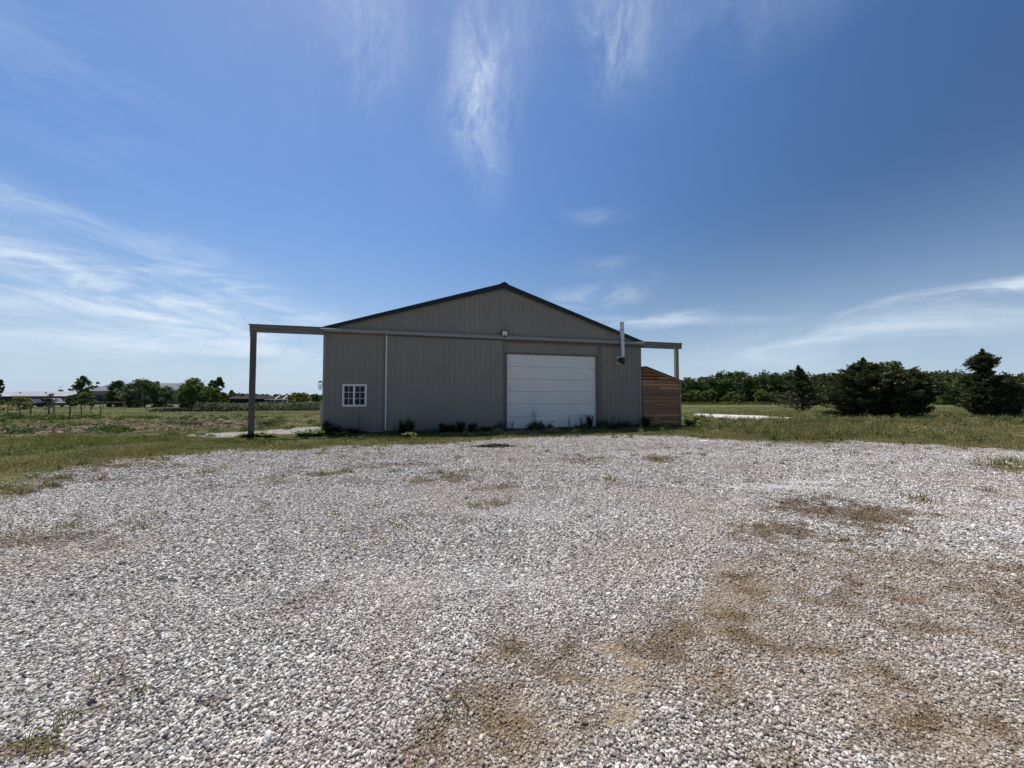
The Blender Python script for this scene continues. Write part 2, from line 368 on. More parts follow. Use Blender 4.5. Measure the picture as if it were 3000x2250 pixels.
LOTDIRT = np.array([gp(*p) for p in [(950,2400),(1080,2200),(1220,2060),(1400,1940),(1560,1870),(1780,1760),(1980,1690),(2090,1590),(2240,1560),(2420,1600),(2620,1620),(3050,1640),(3400,1660),(3400,2400)]])
def fields(x, y):
    wob = (fbm(x*0.9, y*0.9, 3, 5)-0.5)*1.6 + (fbm(x*4, y*4, 31, 3)-0.5)*0.5
    s = sdist(LOT, x, y)
    edge = np.clip(0.25+0.03*np.abs(x), 0.25, 0.7)
    lot = s + wob*edge
    g2 = np.maximum(sdist(PATCH_A, x, y)+wob*0.8, 0) + np.maximum(sdist(PATCH_B, x, y)+wob*0.3+0.15, 0)
    gravel = np.maximum(sst(lot, -0.25, 0.25), sst(g2, 0.02, 0.35))
    moss = blobs(MOSS, x, y, 11, amp=0.75)*(0.66+0.34*sst(fbm(x*6.5, y*6.5, 19, 4), 0.38, 0.56))
    zone = sst(sdist(LOTDIRT, x, y)+(fbm(x*1.6, y*1.6, 21, 5)-0.5)*1.5, -0.25, 0.5)*(0.72+0.28*sst(fbm(x*1.9, y*1.9, 22, 4), 0.38, 0.58))
    n1 = fbm(x*5.5, y*5.5, 41, 4)
    moss = np.maximum(moss, zone*(0.36+0.54*sst(n1, 0.46, 0.66)))
    moss = np.maximum(moss, sst(fbm(x*2.0, y*2.0, 47, 4), 0.66, 0.75)*0.35*(y > 2.5))
    tan = np.maximum(blobs(TAN, x, y, 13), zone*(0.34+0.36*sst(fbm(x*2.2, y*2.2, 43, 4), 0.52, 0.72)))
    tan = np.maximum(tan, 0.25*sst(fbm(x*0.8, y*0.8, 44, 4), 0.52, 0.7))
    soil = sst(sdist(SOIL, x, y)+wob*1.5, -0.4, 0.5)
    white = np.maximum(blobs(WHITE, x, y, 17, amp=0.7), np.maximum(sst(sdist(PATCH_B, x, y), -0.3, 0.3), 0.12*sst(sdist(PATCH_A, x, y), -0.3, 0.3)))
    return lot, gravel, np.clip(moss, 0, 1), np.clip(tan, 0, 1), soil, white
def gz(x, y):
    return (fbm(np.asarray(x)*0.7, np.asarray(y)*0.7, 5, 3)-0.5)*0.05

def axis(lo, hi, step, far_lo, far_hi, grow=1.18):
    a = list(np.arange(lo, hi+1e-6, step)); s = step; x = hi
    while x < far_hi: s *= grow; x += s; a.append(x)
    s = step; x = lo; b = []
    while x > far_lo: s *= grow; x -= s; b.append(x)
    return np.array(b[::-1]+a)
gx = axis(-20, 20, 0.11, -3500, 3500); gy = axis(1.2, 22, 0.09, -1500, 5000, 1.07)
XX, YY = np.meshgrid(gx, gy); nx, ny = len(gx), len(gy)
lot_, grv_, moss_, tan_, soil_, whi_ = fields(XX, YY)
ZZ = gz(XX, YY)*np.clip(1-(np.hypot(XX, YY)-60)/100, 0, 1)
VV = np.stack([XX.ravel(), YY.ravel(), ZZ.ravel()], 1)
idx = np.arange(nx*ny).reshape(ny, nx)
FF = np.stack([idx[:-1,:-1].ravel(), idx[:-1,1:].ravel(), idx[1:,1:].ravel(), idx[1:,:-1].ravel()], 1)

def ground_material():
    m = bpy.data.materials.new('ground_surface'); m.use_nodes = True; T = NT(m.node_tree)
    g = T.n('ShaderNodeNewGeometry'); P = g.outputs['Position']
    A = T.n('ShaderNodeAttribute', attribute_name='zones'); sp = T.n('ShaderNodeSeparateColor'); T.link(A.outputs['Color'], sp.inputs[0])
    B = T.n('ShaderNodeAttribute', attribute_name='zones2'); sp2 = T.n('ShaderNodeSeparateColor'); T.link(B.outputs['Color'], sp2.inputs[0])
    grav, moss, tan = sp.outputs[0], sp.outputs[1], sp.outputs[2]; soil, white = sp2.outputs[0], sp2.outputs[1]
    # grass turf seen between the blades and far off
    n_big = T.noise(P, 0.09, 5, 0.6); n_mid = T.noise(P, 0.7, 5, 0.65); n_f = T.noise(P, 14, 4, 0.7)
    turf = T.mix(T.rng(n_mid, 0.35, 0.68), (0.058, 0.078, 0.018, 1), (0.115, 0.122, 0.036, 1))
    turf = T.mix(T.math('MULTIPLY', T.rng(n_big, 0.45, 0.7), 0.7), turf, (0.145, 0.138, 0.050, 1))
    turf = T.mix(T.rng(n_f, 0.3, 0.75), T.mix(0.55, turf, (0.03, 0.03, 0.012, 1)), turf)
    turf = T.mix(T.math('MULTIPLY', T.rng(T.noise(P, 2.1, 5, 0.7), 0.56, 0.7), 0.5), turf, (0.22, 0.18, 0.11, 1))
    soilc = T.mix(T.rng(T.noise(P, 5, 5, 0.75), 0.35, 0.65), (0.075, 0.052, 0.034, 1), (0.235, 0.185, 0.13, 1))
    turf = T.mix(T.math('MULTIPLY', soil, T.rng(n_mid, 0.34, 0.52), clamp=True), turf, soilc)
    # stones
    v1 = T.n('ShaderNodeTexVoronoi', feature='F1'); T.link(P, v1.inputs['Vector']); v1.inputs['Scale'].default_value = 45
    hs = T.n('ShaderNodeSeparateColor'); T.link(v1.outputs['Color'], hs.inputs[0])
    st = T.ramp(hs.outputs[0], [(0.0, (0.13, 0.12, 0.112)), (0.25, (0.27, 0.25, 0.235)), (0.6, (0.42, 0.39, 0.36)), (1.0, (0.62, 0.58, 0.535))])
    st = T.mix(T.rng(v1.outputs['Distance'], 0.34, 0.66), st, (0.06, 0.056, 0.055, 1))  # gaps between the stones: their shade is put into the colour
    st = T.mix(T.math('MULTIPLY', white, 0.6), st, (0.72, 0.70, 0.67, 1))
    dirt = T.mix(T.rng(T.noise(P, 30, 4, 0.7), 0.3, 0.7), (0.20, 0.145, 0.092, 1), (0.44, 0.345, 0.235, 1))
    st = T.mix(T.math('MULTIPLY', tan, T.rng(T.noise(P, 9, 4, 0.7), 0.2, 0.6, 0.45, 1.0)), st, dirt)
    mossc = T.mix(T.rng(T.noise(P, 7, 4, 0.7), 0.38, 0.62), (0.070, 0.044, 0.024, 1), (0.165, 0.112, 0.058, 1))
    mk = T.rng(T.math('MULTIPLY', moss, T.rng(T.noise(P, 25, 4, 0.8), 0.25, 0.65, 0.3, 1.25)), 0.12, 0.7)
    st = T.mix(mk, st, mossc)
    gm = T.rng(T.math('ADD', grav, T.math('MULTIPLY', T.math('SUBTRACT', T.noise(P, 6, 5, 0.75), 0.5), 1.3)), 0.42, 0.62)
    col = T.mix(gm, turf, st)
    b = T.n('ShaderNodeBsdfPrincipled'); T.link(col, b.inputs['Base Color']); b.inputs['Roughness'].default_value = 0.9; b.inputs['Specular IOR Level'].default_value = 0.2
    h = T.math('ADD', T.math('MULTIPLY', v1.outputs['Distance'], -1.0), T.math('MULTIPLY', n_f, 1.2))
    bp = T.n('ShaderNodeBump'); bp.inputs['Strength'].default_value = 0.8; bp.inputs['Distance'].default_value = 0.02
    T.link(h, bp.inputs['Height']); T.link(bp.outputs[0], b.inputs['Normal'])
    o = T.n('ShaderNodeOutputMaterial'); T.link(b.outputs[0], o.inputs[0])
    return m
M['ground'] = ground_material()
def add_zone(me, sel=None):
    for nm, a, b, c in (('zones', grv_, moss_, tan_), ('zones2', soil_, whi_, grv_)):
        at = me.attributes.new(nm, 'FLOAT_COLOR', 'POINT')
        arr = np.stack([a.ravel(), b.ravel(), c.ravel(), np.ones(a.size)], 1).astype(np.float32)
        if sel is not None: arr = arr[sel]
        at.data.foreach_set('color', arr.ravel())
gr = npmesh('ground', VV, FF, M['ground'], smooth=True); add_zone(gr.data); struct(gr)
fl = (lot_.ravel()[FF].min(1) > -0.12)
used = np.unique(FF[fl]); rem = -np.ones(nx*ny, int); rem[used] = np.arange(len(used))
VL = VV[used].copy(); VL[:, 2] += 0.006
lotm = npmesh('gravel_lot', VL, rem[FF[fl]], M['ground'], smooth=True); add_zone(lotm.data, used); struct(lotm)

# ------------------------------------------------------------------ loose stones (nobody could count them)
def stone_points():
    P = []
    for (y0, y1, sp_, sz) in ((0.9, 3.2, 0.0124, 0.0068), (3.2, 6.6, 0.0165, 0.0083), (6.6, 15.0, 0.0255, 0.0107)):
        X = np.arange(-(1.42*y1+3.0), 1.42*y1+3.0, sp_); Y = np.arange(y0, y1, sp_)
        x, y = np.meshgrid(X, Y); x = x.ravel(); y = y.ravel()
        k = np.abs(x) < 1.42*y+3.0; x = x[k]; y = y[k]
        x = x+rng.uniform(-.5, .5, x.size)*sp_*1.1; y = y+rng.uniform(-.5, .5, x.size)*sp_*1.1
        lot, gv, mo, ta, so_, wh = fields(x, y)
        keep = (lot > -0.45+rng.random(x.size)**0.7*1.1) & (rng.random(x.size) > np.clip(mo*0.36+np.clip(ta-0.50, 0, 1)*1.7, 0, 0.97)) & (rng.random(x.size) > 0.04)
        x, y, mo, ta, wh = x[keep], y[keep], mo[keep], ta[keep], wh[keep]
        s = sz*np.exp(rng.normal(0, 0.29, x.size))*(1-0.30*np.maximum(ta, mo*0.8))*(1-0.3*wh)
        z = gz(x, y)+0.006+s*rng.uniform(0.0, 0.65, x.size)*(1-0.6*ta)
        P.append(np.stack([x, y, z, s, mo, ta, wh], 1))
    X = np.arange(-7, 7, 0.011); Y = np.arange(1.3, 5.0, 0.011); x, y = np.meshgrid(X, Y); x = x.ravel(); y = y.ravel()
    k = (np.abs(x) < 1.4*y+0.5) & (rng.random(x.size) < 0.55); x = x[k]+rng.uniform(-.006, .006, k.sum()); y = y[k]+rng.uniform(-.006, .006, k.sum())
    lot, gv, mo, ta, so_, wh = fields(x, y); k = (np.maximum(ta, mo) > 0.42) & (rng.random(x.size) < 0.8); x, y, mo, ta, wh = x[k], y[k], mo[k], ta[k], wh[k]
    s = rng.uniform(0.0018, 0.0050, x.size); P.append(np.stack([x, y, gz(x, y)+0.0065, s, mo, np.maximum(ta, 0.7), wh], 1))
    return np.concatenate(P)
SP = stone_points(); print('stones', len(SP))
me = bpy.data.meshes.new('loose_gravel'); me.vertices.add(len(SP)); me.vertices.foreach_set('co', SP[:, :3].astype(np.float32).ravel())
a = me.attributes.new('rot', 'FLOAT_VECTOR', 'POINT'); a.data.foreach_set('vector', np.stack([rng.normal(0, .35, len(SP)), rng.normal(0, .35, len(SP)), rng.uniform(0, 6.28, len(SP))], 1).astype(np.float32).ravel())
sc3 = SP[:, 3:4]*np.stack([rng.uniform(.9, 1.45, len(SP)), rng.uniform(.7, 1.05, len(SP)), rng.uniform(.62, 1.0, len(SP))], 1)
a = me.attributes.new('scl', 'FLOAT_VECTOR', 'POINT'); a.data.foreach_set('vector', sc3.astype(np.float32).ravel())
a = me.attributes.new('tint', 'FLOAT_VECTOR', 'POINT'); a.data.foreach_set('vector', SP[:, 4:7].astype(np.float32).ravel())
def stone_material():
    m = bpy.data.materials.new('limestone_gravel'); m.use_nodes = True; T = NT(m.node_tree)
    oi = T.n('ShaderNodeObjectInfo'); g = T.n('ShaderNodeNewGeometry')
    A = T.n('ShaderNodeAttribute', attribute_name='tint', attribute_type='INSTANCER'); sp = T.n('ShaderNodeSeparateXYZ'); T.link(A.outputs['Vector'], sp.inputs[0])
    c = T.ramp(oi.outputs['Random'], [(0.0, (0.09, 0.086, 0.085)), (0.22, (0.21, 0.20, 0.190)), (0.55, (0.43, 0.405, 0.370)), (0.88, (0.70, 0.665, 0.61)), (1.0, (0.84, 0.80, 0.74))])
    r2 = T.math('FRACT', T.math('MULTIPLY', oi.outputs['Random'], 37.7))
    c = T.mix(T.math('MULTIPLY', T.math('GREATER_THAN', r2, 0.90), 0.45), c, (0.43, 0.31, 0.24, 1))
    c = T.mix(T.math('MULTIPLY', T.rng(T.noise(g.outputs['Position'], 60, 3), 0.4, 0.7), 0.25), c, (0.25, 0.24, 0.235, 1))
    c = T.mix(T.math('MULTIPLY', sp.outputs[2], 0.55), c, (0.75, 0.73, 0.70, 1))
    c = T.mix(T.math('MULTIPLY', sp.outputs[1], 0.75), c, (0.37, 0.285, 0.195, 1))
    c = T.mix(T.math('MULTIPLY', sp.outputs[0], 0.75), c, (0.15, 0.092, 0.042, 1))
    b = T.n('ShaderNodeBsdfPrincipled'); T.link(c, b.inputs['Base Color']); b.inputs['Roughness'].default_value = 0.8; b.inputs['Specular IOR Level'].default_value = 0.3
    o = T.n('ShaderNodeOutputMaterial'); T.link(b.outputs[0], o.inputs[0]); return m
M['stone'] = stone_material()
grav_o = link('loose_gravel', me, M['stone']); tag(grav_o, 'loose pale grey crushed limestone covering the yard', 'gravel', kind='stuff')
ng = bpy.data.node_groups.new('scatter_stones', 'GeometryNodeTree')
ng.interface.new_socket('Geometry', in_out='INPUT', socket_type='NodeSocketGeometry'); ng.interface.new_socket('Geometry', in_out='OUTPUT', socket_type='NodeSocketGeometry')
G = NT(ng); gi = G.n('NodeGroupInput'); go = G.n('NodeGroupOutput')
jn = G.n('GeometryNodeJoinGeometry')
for k in range(6):
    ic = G.n('GeometryNodeMeshIcoSphere'); ic.inputs['Radius'].default_value = 1.0; ic.inputs['Subdivisions'].default_value = 2 if k < 3 else 1
    pos = G.n('GeometryNodeInputPosition')
    off = G.vmath('ADD', pos.outputs[0], (k*7.3, k*3.1, k*1.7))
    nz = G.t.nodes.new('ShaderNodeTexNoise'); G.link(off, nz.inputs['Vector']); nz.inputs['Scale'].default_value = 0.85; nz.inputs['Detail'].default_value = 2
    f = G.math('ADD', G.math('MULTIPLY', nz.outputs['Fac'], 1.5), 0.25)
    sp_ = G.n('GeometryNodeSetPosition'); G.link(ic.outputs[0], sp_.inputs[0])
    sc_ = G.t.nodes.new('ShaderNodeVectorMath'); sc_.operation = 'SCALE'; G.link(pos.outputs[0], sc_.inputs[0]); G.link(f, sc_.inputs['Scale'])
    G.link(sc_.outputs['Vector'], sp_.inputs['Position'])
    sm = G.n('GeometryNodeSetMaterial'); G.link(sp_.outputs[0], sm.inputs[0]); sm.inputs['Material'].default_value = M['stone']
    gi2 = G.n('GeometryNodeGeometryToInstance'); G.link(sm.outputs[0], gi2.inputs[0]); G.link(gi2.outputs[0], jn.inputs[0])
iop = G.n('GeometryNodeInstanceOnPoints'); G.link(gi.outputs[0], iop.inputs['Points']); G.link(jn.outputs[0], iop.inputs['Instance'])
iop.inputs['Pick Instance'].default_value = True
def named(nm):
    n = G.n('GeometryNodeInputNamedAttribute'); n.data_type = 'FLOAT_VECTOR'; n.inputs['Name'].default_value = nm
    return n.outputs['Attribute']
e2r = G.n('FunctionNodeEulerToRotation'); G.link(named('rot'), e2r.inputs[0]); G.link(e2r.outputs[0], iop.inputs['Rotation'])
G.link(named('scl'), iop.inputs['Scale']); G.link(iop.outputs[0], go.inputs[0])
md = grav_o.modifiers.new('scatter', 'NODES'); md.node_group = ng

# ------------------------------------------------------------------ leaf and blade clouds
def rand_unit(n):
    v = rng.normal(size=(n, 3)); return v/np.linalg.norm(v, axis=1, keepdims=True)
def quads(C, A, B):                                # kites centred at C with half axes A, B
    n = len(C)
    V = np.stack([C-A, C+B*0.9-A*0.1, C+A, C-B*0.9+A*0.1], 1).reshape(-1, 3)
    return V, np.arange(4*n).reshape(n, 4)
def leaf_cloud(C, size, flat=0.0, aspect=0.55):
    n = len(C); N = rand_unit(n); N[:, 2] = N[:, 2]*(1-flat)+flat*np.abs(N[:, 2])*2
    N /= np.linalg.norm(N, axis=1, keepdims=True)
    A = np.cross(N, rand_unit(n)); A /= np.linalg.norm(A, axis=1, keepdims=True)+1e-9
    B = np.cross(N, A); s = (size*np.exp(rng.normal(0, 0.3, n)))[:, None]
    return quads(C, A*s, B*s*aspect)
def merge(parts):
    Vs, Fs, o = [], [], 0
    for V, Fc in parts: Vs.append(V); Fs.append(Fc+o); o += len(V)
    return np.concatenate(Vs), np.concatenate(Fs)
def crown_points(h, w, d, z0, nclump, per, cr, top=1.0, shape=None):
    """leaf positions: clumps spread over an uneven crown of height h, width w, depth d, bottom z0"""
    pts = []
    for i in range(nclump):
        t = rng.random()**0.8
        ang = rng.random()*6.283
        prof = shape(t) if shape else math.sqrt(max(0.05, 1-(2*t-0.85)**2/1.35))
        rr = prof*(0.30+0.70*rng.random()**0.5)*rng.uniform(0.72, 1.2)
        c = np.array([math.cos(ang)*rr*w/2, math.sin(ang)*rr*d/2, z0+t*h*rng.uniform(0.92, 1.04)])
        r = cr*rng.uniform(0.6, 1.25)
        k = int(per*rng.uniform(0.7, 1.3))
        p = rand_unit(k)*(rng.random((k, 1))**0.45)*r*np.array([1, 1, 0.72])
        pts.append(c+p)
    return np.concatenate(pts)
def limbs(mb, h, spread, r0, n=6, z0=0.15, lean=0.0):
    top = Vector((lean, 0, h*0.85))
    mb.tube([(0, 0, -0.1), (lean*0.2, 0.02*h, h*0.3), (lean*0.6, -0.01*h, h*0.6), top], [r0, r0*0.8, r0*0.5, r0*0.15], 7)
    for i in range(n):
        t = z0+(0.85-z0)*(i+0.5)/n; a = i*2.4+random.random()
        b = Vector((lean*t, 0, h*t)); l = spread*random.uniform(0.55, 0.9)
        e = b+Vector((math.cos(a)*l, math.sin(a)*l, l*0.7)); mdl = (b+e)/2+Vector((0, 0, -0.08*l))
        mb.tube([b, mdl, e], [r0*0.4, r0*0.25, r0*0.08], 5)
def tree(px, Y, ytop, wpx, leaf, label, group=None, name='tree', crown0=0.18, ncl=None, lsize=None, cat='tree', limb=6, shape=None, trunk_r=None, xoff=0, dens=1.0, base=0.0):
    X = (px-1500)/F*Y; H = wp(px, ytop, Y)[2]; w = wpx/F*Y
    t = thing(name, label, cat, (X, Y, base), 0, group)
    mb = MB(); limbs(mb, H*0.92, w*0.45, trunk_r or 0.022*H+0.03, limb, z0=max(0.12, crown0)); mb.build('trunk', M['bark'], t)
    ls = lsize or max(0.06, Y*0.0021)
    cr = min(w, H)*0.125; nc = int((ncl or 50*dens)*1.5)
    pts = crown_points(H*(1-crown0)-cr*0.4, w-cr, w*0.85-cr, H*crown0, nc, int(46*dens), cr, shape=shape)
    V, Fc = leaf_cloud(pts, ls, 0.2, 0.6)
    npmesh('crown', V, Fc, M[leaf], t)
    return t

# ------------------------------------------------------------------ the big metal barn
CL = np.array(wp(945, 1170, 17.02)[:2]); CR = np.array(wp(1879, 1170, 21.18)[:2])
BW = float(np.linalg.norm(CR-CL)); BANG = math.atan2(CR[1]-CL[1], CR[0]-CL[0])
ub = np.array([math.cos(BANG), math.sin(BANG)]); vb = np.array([-math.sin(BANG), math.cos(BANG)])
def fp(px, py, v=0.0):                             # a place on the facade: (u, z)
    d = ray(px, py); nrm = vb; c = CL+vb*v
    t = float(nrm @ c)/float(nrm @ d[:2]); P = d*t
    return float((P[:2]-CL) @ ub), CAMH+P[2]
barn = thing('metal_barn', 'large grey ribbed steel barn with white roll-up door and dark green roof trim', 'barn', (CL[0], CL[1], 0), BANG)
EAVE = fp(1879, 1004)[1]; PK = fp(1475, 836); RIDGE = PK[1]; UM = PK[0]
print('barn width', BW, 'eave', EAVE, 'left eave', fp(945, 966)[1], 'ridge', RIDGE, 'ridge u', PK[0], UM, 'ang', math.degrees(BANG))
SLS = {-1: (RIDGE-EAVE)/UM, 1: (RIDGE-EAVE)/(BW-UM)}; HALF = {-1: UM, 1: BW-UM}; SL = SLS[1]
def roofz(u): return RIDGE-abs(u-UM)*SLS[-1 if u < UM else 1]
RIB = 0.245
def ribbed(name, u0, u1, zlo, zhi, v, parent, m='siding', phase=0.0, depth=0.026):
    us = [u0, u1]; prof = {}
    k0 = int(math.floor((u0-phase)/RIB))-1
    pts = [(u0, 0.0)]
    for k in range(k0, int((u1-phase)/RIB)+2):
        c = phase+k*RIB
        for du, h in ((-0.036, 0), (-0.020, 1), (0.020, 1), (0.036, 0), (0.085, 0), (0.092, 0.22), (0.100, 0), (0.145, 0), (0.152, 0.22), (0.160, 0)):
            if u0+0.002 < c+du < u1-0.002: pts.append((c+du, h*depth))
    pts.append((u1, 0.0)); 
    if u0 < UM < u1 and callable(zhi): pts.append((UM, 0.0))
    pts.sort()
    V, Fc = [], []
    for i, (u, h) in enumerate(pts):
        V += [(u, v-h, zlo(u) if callable(zlo) else zlo), (u, v-h, zhi(u) if callable(zhi) else zhi)]
        if i: Fc.append((2*i-2, 2*i, 2*i+1, 2*i-1))
    mb = MB(); mb.add(V, Fc)
    # thin return so the sheet has a back
    mb.box(u0, u1, v+0.012, v+0.05, zlo if not callable(zlo) else min(zlo(u0), zlo(u1)), min(zhi(u0), zhi(u1)) if callable(zhi) else zhi)
    me = bpy.data.meshes.new(name); me.from_pydata(mb.v, [], mb.f); me.update()
    return link(name, me, M[m], parent)
TRK0 = fp(1200, 985, -0.2)[1]                       # bottom of the track cover
TRKb = [fp(p, q, -0.22)[1] for p, q in ((760, 968), (1000, 972), (1475, 992), (1800, 1008))]
TRKt = [fp(p, q, -0.22)[1] for p, q in ((760, 951), (1000, 962), (1475, 983), (1800, 1003))]
print('track bottoms', TRKb, 'tops', TRKt)
ZT1 = 4.555; ZT0 = ZT1-0.155
uS = fp(1131, 1100)[0]; uD0 = fp(1485, 1150)[0]; uD1 = fp(1748, 1150)[0]; zD = fp(1600, 1040)[1]
print('slide', uS, 'door', uD0, uD1, zD)
ribbed('gable_wall', 0.0, BW, ZT0-0.02, roofz, -0.035, barn, phase=UM-0.19)
ribbed('front_wall', 0.0, uD0-0.14, -0.05, ZT0, 0.0, barn)
ribbed('front_wall', uD1+0.16, BW, -0.05, ZT0, 0.0, barn)
ribbed('header_wall', uD0-0.14, uD1+0.16, zD+0.05, ZT0, -0.01, barn)
BL = 24.0
mb = MB(); mb.box(0.0, 0.06, 0.052, BL, -0.05, EAVE-0.02); mb.build('side_wall', M['siding'], barn)
mb = MB(); mb.box(BW-0.06, BW, 0.052, BL, -0.05, EAVE-0.02); mb.build('side_wall', M['siding'], barn)
mb = MB(); mb.prism_y([(0.07, -0.05), (BW-0.07, -0.05), (BW-0.07, EAVE-0.03), (UM, RIDGE-0.03), (0.07, EAVE-0.03)], BL-0.05, BL); mb.build('rear_wall', M['siding'], barn)
roof = None
mb = MB(); oh = 0.16
for sgn in (-1, 1):
    ue = UM+sgn*(HALF[sgn]+oh); ze = EAVE-oh*SLS[sgn]
    mb.prism_y([(UM, RIDGE+0.012), (UM, RIDGE+0.05), (ue, ze+0.05), (ue, ze+0.012)], -0.16, BL+0.2)
    n = int((BL+0.2)/0.3)
    for k in range(n):
        y = -0.05+k*0.3
        mb.prism_y([(UM+sgn*0.05, RIDGE+0.049), (UM+sgn*0.05, RIDGE+0.07), (ue, ze+0.07), (ue, ze+0.049)], y, y+0.05)
roof = mb.build('roof', M['green'], barn)
for sgn in (-1, 1):
    mb = MB(); ue = UM+sgn*(HALF[sgn]+oh+0.01); ze = EAVE-(oh+0.01)*SLS[sgn]
    mb.prism_y([(UM, RIDGE+0.07), (ue, ze+0.07), (ue, ze-0.07), (UM, RIDGE-0.19)], -0.20, -0.163)
    mb.prism_y([(UM, RIDGE-0.02), (ue, ze-0.0), (ue, ze-0.035), (UM, RIDGE-0.06)], -0.162, -0.03)
    mb.build('rake_trim', M['green'], roof)
mb = MB(); mb.prism_y([(UM-0.2, RIDGE+0.02), (UM-0.06, RIDGE+0.10), (UM, RIDGE+0.125), (UM+0.06, RIDGE+0.10), (UM+0.2, RIDGE+0.02), (UM, RIDGE-0.03)], -0.215, BL+0.2); mb.build('ridge_cap', M['green'], roof)
# corners
for u in (0.0, BW-0.10):
    mb = MB(); mb.box(u-0.008, u+0.108, -0.032, 0.05, -0.03, ZT0-0.02); mb.build('corner_trim', M['trim'], barn, bevel=0.004)
mb = MB(); mb.box(0.12, uS-0.1, -0.028, -0.021, 0.02, 0.12); mb.build('base_trim', M['trim'], barn)
# sliding-door track, carried past both corners on posts
uL = fp(731, 1000, -0.2)[0]; uR = fp(1996, 1020, -0.2)[0]
zRt = fp(1960, 1009, -0.22)[1]; print('beam', uL, uR, zRt)
mb = MB(); mb.prism_x([(-0.04, ZT1+0.05), (-0.27, ZT1-0.0), (-0.27, ZT0), (-0.255, ZT0), (-0.255, ZT1-0.02), (-0.04, ZT1+0.03)], 0.0, BW); mb.build('track_cover', M['trim'], barn)
mb = MB(); mb.box(uL+0.1, BW+0.05, -0.19, -0.12, ZT0-0.02, ZT0+0.09); mb.build('door_track', M['trim_brown'], barn)
mb = MB(); mb.box(uS, uR-0.1, -0.05, -0.036, ZT0-0.14, ZT0-0.03); mb.build('header_board', M['trim_brown'], barn)
for (a_, b_) in ((uL, -0.002), (BW+0.002, uR)):
    mb = MB()
    mb.box(a_, b_, -0.24, -0.06, ZT0-0.13, ZT0+0.03); mb.box(a_-0.0, b_, -0.262, -0.04, ZT0+0.032, ZT1-0.012)
    fb = mb.build('beam', M['beam'], barn, bevel=0.006)
    mb = MB(); mb.box(a_-0.03, b_+0.0, -0.285, -0.02, ZT1-0.010, ZT1+0.03); mb.build('beam_cap', M['green'] if False else M['trim_brown'], fb)
mb = MB(); mb.box(uL+0.02, uL+0.23, -0.2435, -0.2405, ZT0-0.36, ZT0-0.02); mb.build('bracket', M['trim_brown'], barn)
mb = MB(); mb.box(uL+0.03, uL+0.22, -0.235, -0.06, -0.15, ZT0-0.132); mb.build('post', M['post'], barn, bevel=0.012)
mb = MB(); mb.box(uR-0.20, uR-0.03, -0.02, 0.13, -0.15, ZT0-0.132); mb.box(uR-0.24, uR-0.202, -0.05, 0.13, -0.15, ZT0-0.14); mb.build('post', M['post_pale'], barn, bevel=0.008)
# white painted wedges on the front of the track cover
for (pa, pb) in ((938, 1000), (1862, 1890), (1806, 1818)):
    ua = fp(pa, 1000, -0.28)[0]; ub_ = fp(pb, 1000, -0.28)[0]
    mb = MB(); th = 0.045
    mb.prism_y([(ua, ZT0+0.10+th), (ua, ZT0+0.10), (ub_, ZT0+0.105), (ub_, ZT0+0.125)], -0.300, -0.274); mb.build('white_wedge', M['white'], barn)
# sliding door
uE = fp(1474, 1150, -0.15)[0]; zst = ZT0-0.02
sdoor = ribbed('sliding_door', uS+0.035, uE, 0.06, ZT0-0.035, -0.135, barn, phase=0.08)
tag(sdoor, 'tall ribbed grey sliding panel hung from the track')
mb = MB(); mb.box(uS-0.018, uS+0.033, -0.165, -0.09, 0.10, ZT0-0.03); mb.build('edge_strip', M['white'], sdoor)
mb = MB(); mb.box(uE-0.0, uE+0.05, -0.165, -0.09, 0.04, ZT0-0.03); mb.build('edge_strip', M['trim_brown'], sdoor)
mb = MB(); mb.box(uS+0.035, uE, -0.162, -0.137, ZT0-0.085, ZT0-0.036); mb.build('top_rail', M['trim_brown'], sdoor)
# roll-up door
rd_v = 0.10
prof = []; z = 0.02; nsec = 6; hs_ = (zD-0.02)/nsec
for k in range(nsec):
    zb = z+k*hs_
    prof += [(zb+0.000, rd_v+0.022), (zb+0.008, rd_v+0.022), (zb+0.016, rd_v)]
    nr = 6
    for j in range(1, nr):
        q = zb+hs_*j/nr
        prof += [(q-0.024, rd_v), (q-0.015, rd_v+0.018), (q+0.012, rd_v+0.018), (q+0.020, rd_v)]
    prof += [(zb+hs_-0.008, rd_v), (zb+hs_-0.002, rd_v+0.018)]
V, Fc = [], []
for i, (zz, vv) in enumerate(prof):
    V += [(uD0, vv, zz), (uD1, vv, zz)]
    if i: Fc.append((2*i-2, 2*i-1, 2*i+1, 2*i))
me = bpy.data.meshes.new('garage_door'); me.from_pydata(V, [], Fc); me.update()
gd = link('garage_door', me, M['door_white'], barn); tag(gd, 'white sectional roll-up door with horizontal ribs')
mb = MB()
mb.box(uD0-0.15, uD0-0.002, -0.030, 0.13, -0.03, zD+0.02); mb.box(uD1+0.002, uD1+0.10, -0.030, 0.13, -0.03, zD+0.02)
mb.box(uD0-0.15, uD1+0.10, -0.032, 0.13, zD+0.022, zD+0.10)
mb.build('door_frame', M['trim_brown'], gd)
mb = MB(); mb.box(uD1+0.13, uD1+0.22, -0.10, -0.022, 0.0, ZT0-0.14); mb.build('door_jamb', M['trim_brown'], barn, bevel=0.004)
mb = MB(); mb.box(uD1+0.10, uD1+0.16, -0.075, -0.022, 0.0, ZT0-0.14); mb.build('door_jamb', M['trim'], barn)
mb = MB(); mb.box(uD0+0.0, uD1, rd_v+0.02, rd_v+0.06, -0.02, zD+0.02); mb.build('door_backing', M['wall_grey'], gd)
mb = MB(); mb.box(uD0+0.004, uD1-0.004, rd_v-0.02, rd_v+0.01, -0.02, 0.055); mb.build('bottom_seal', M['black'], gd)
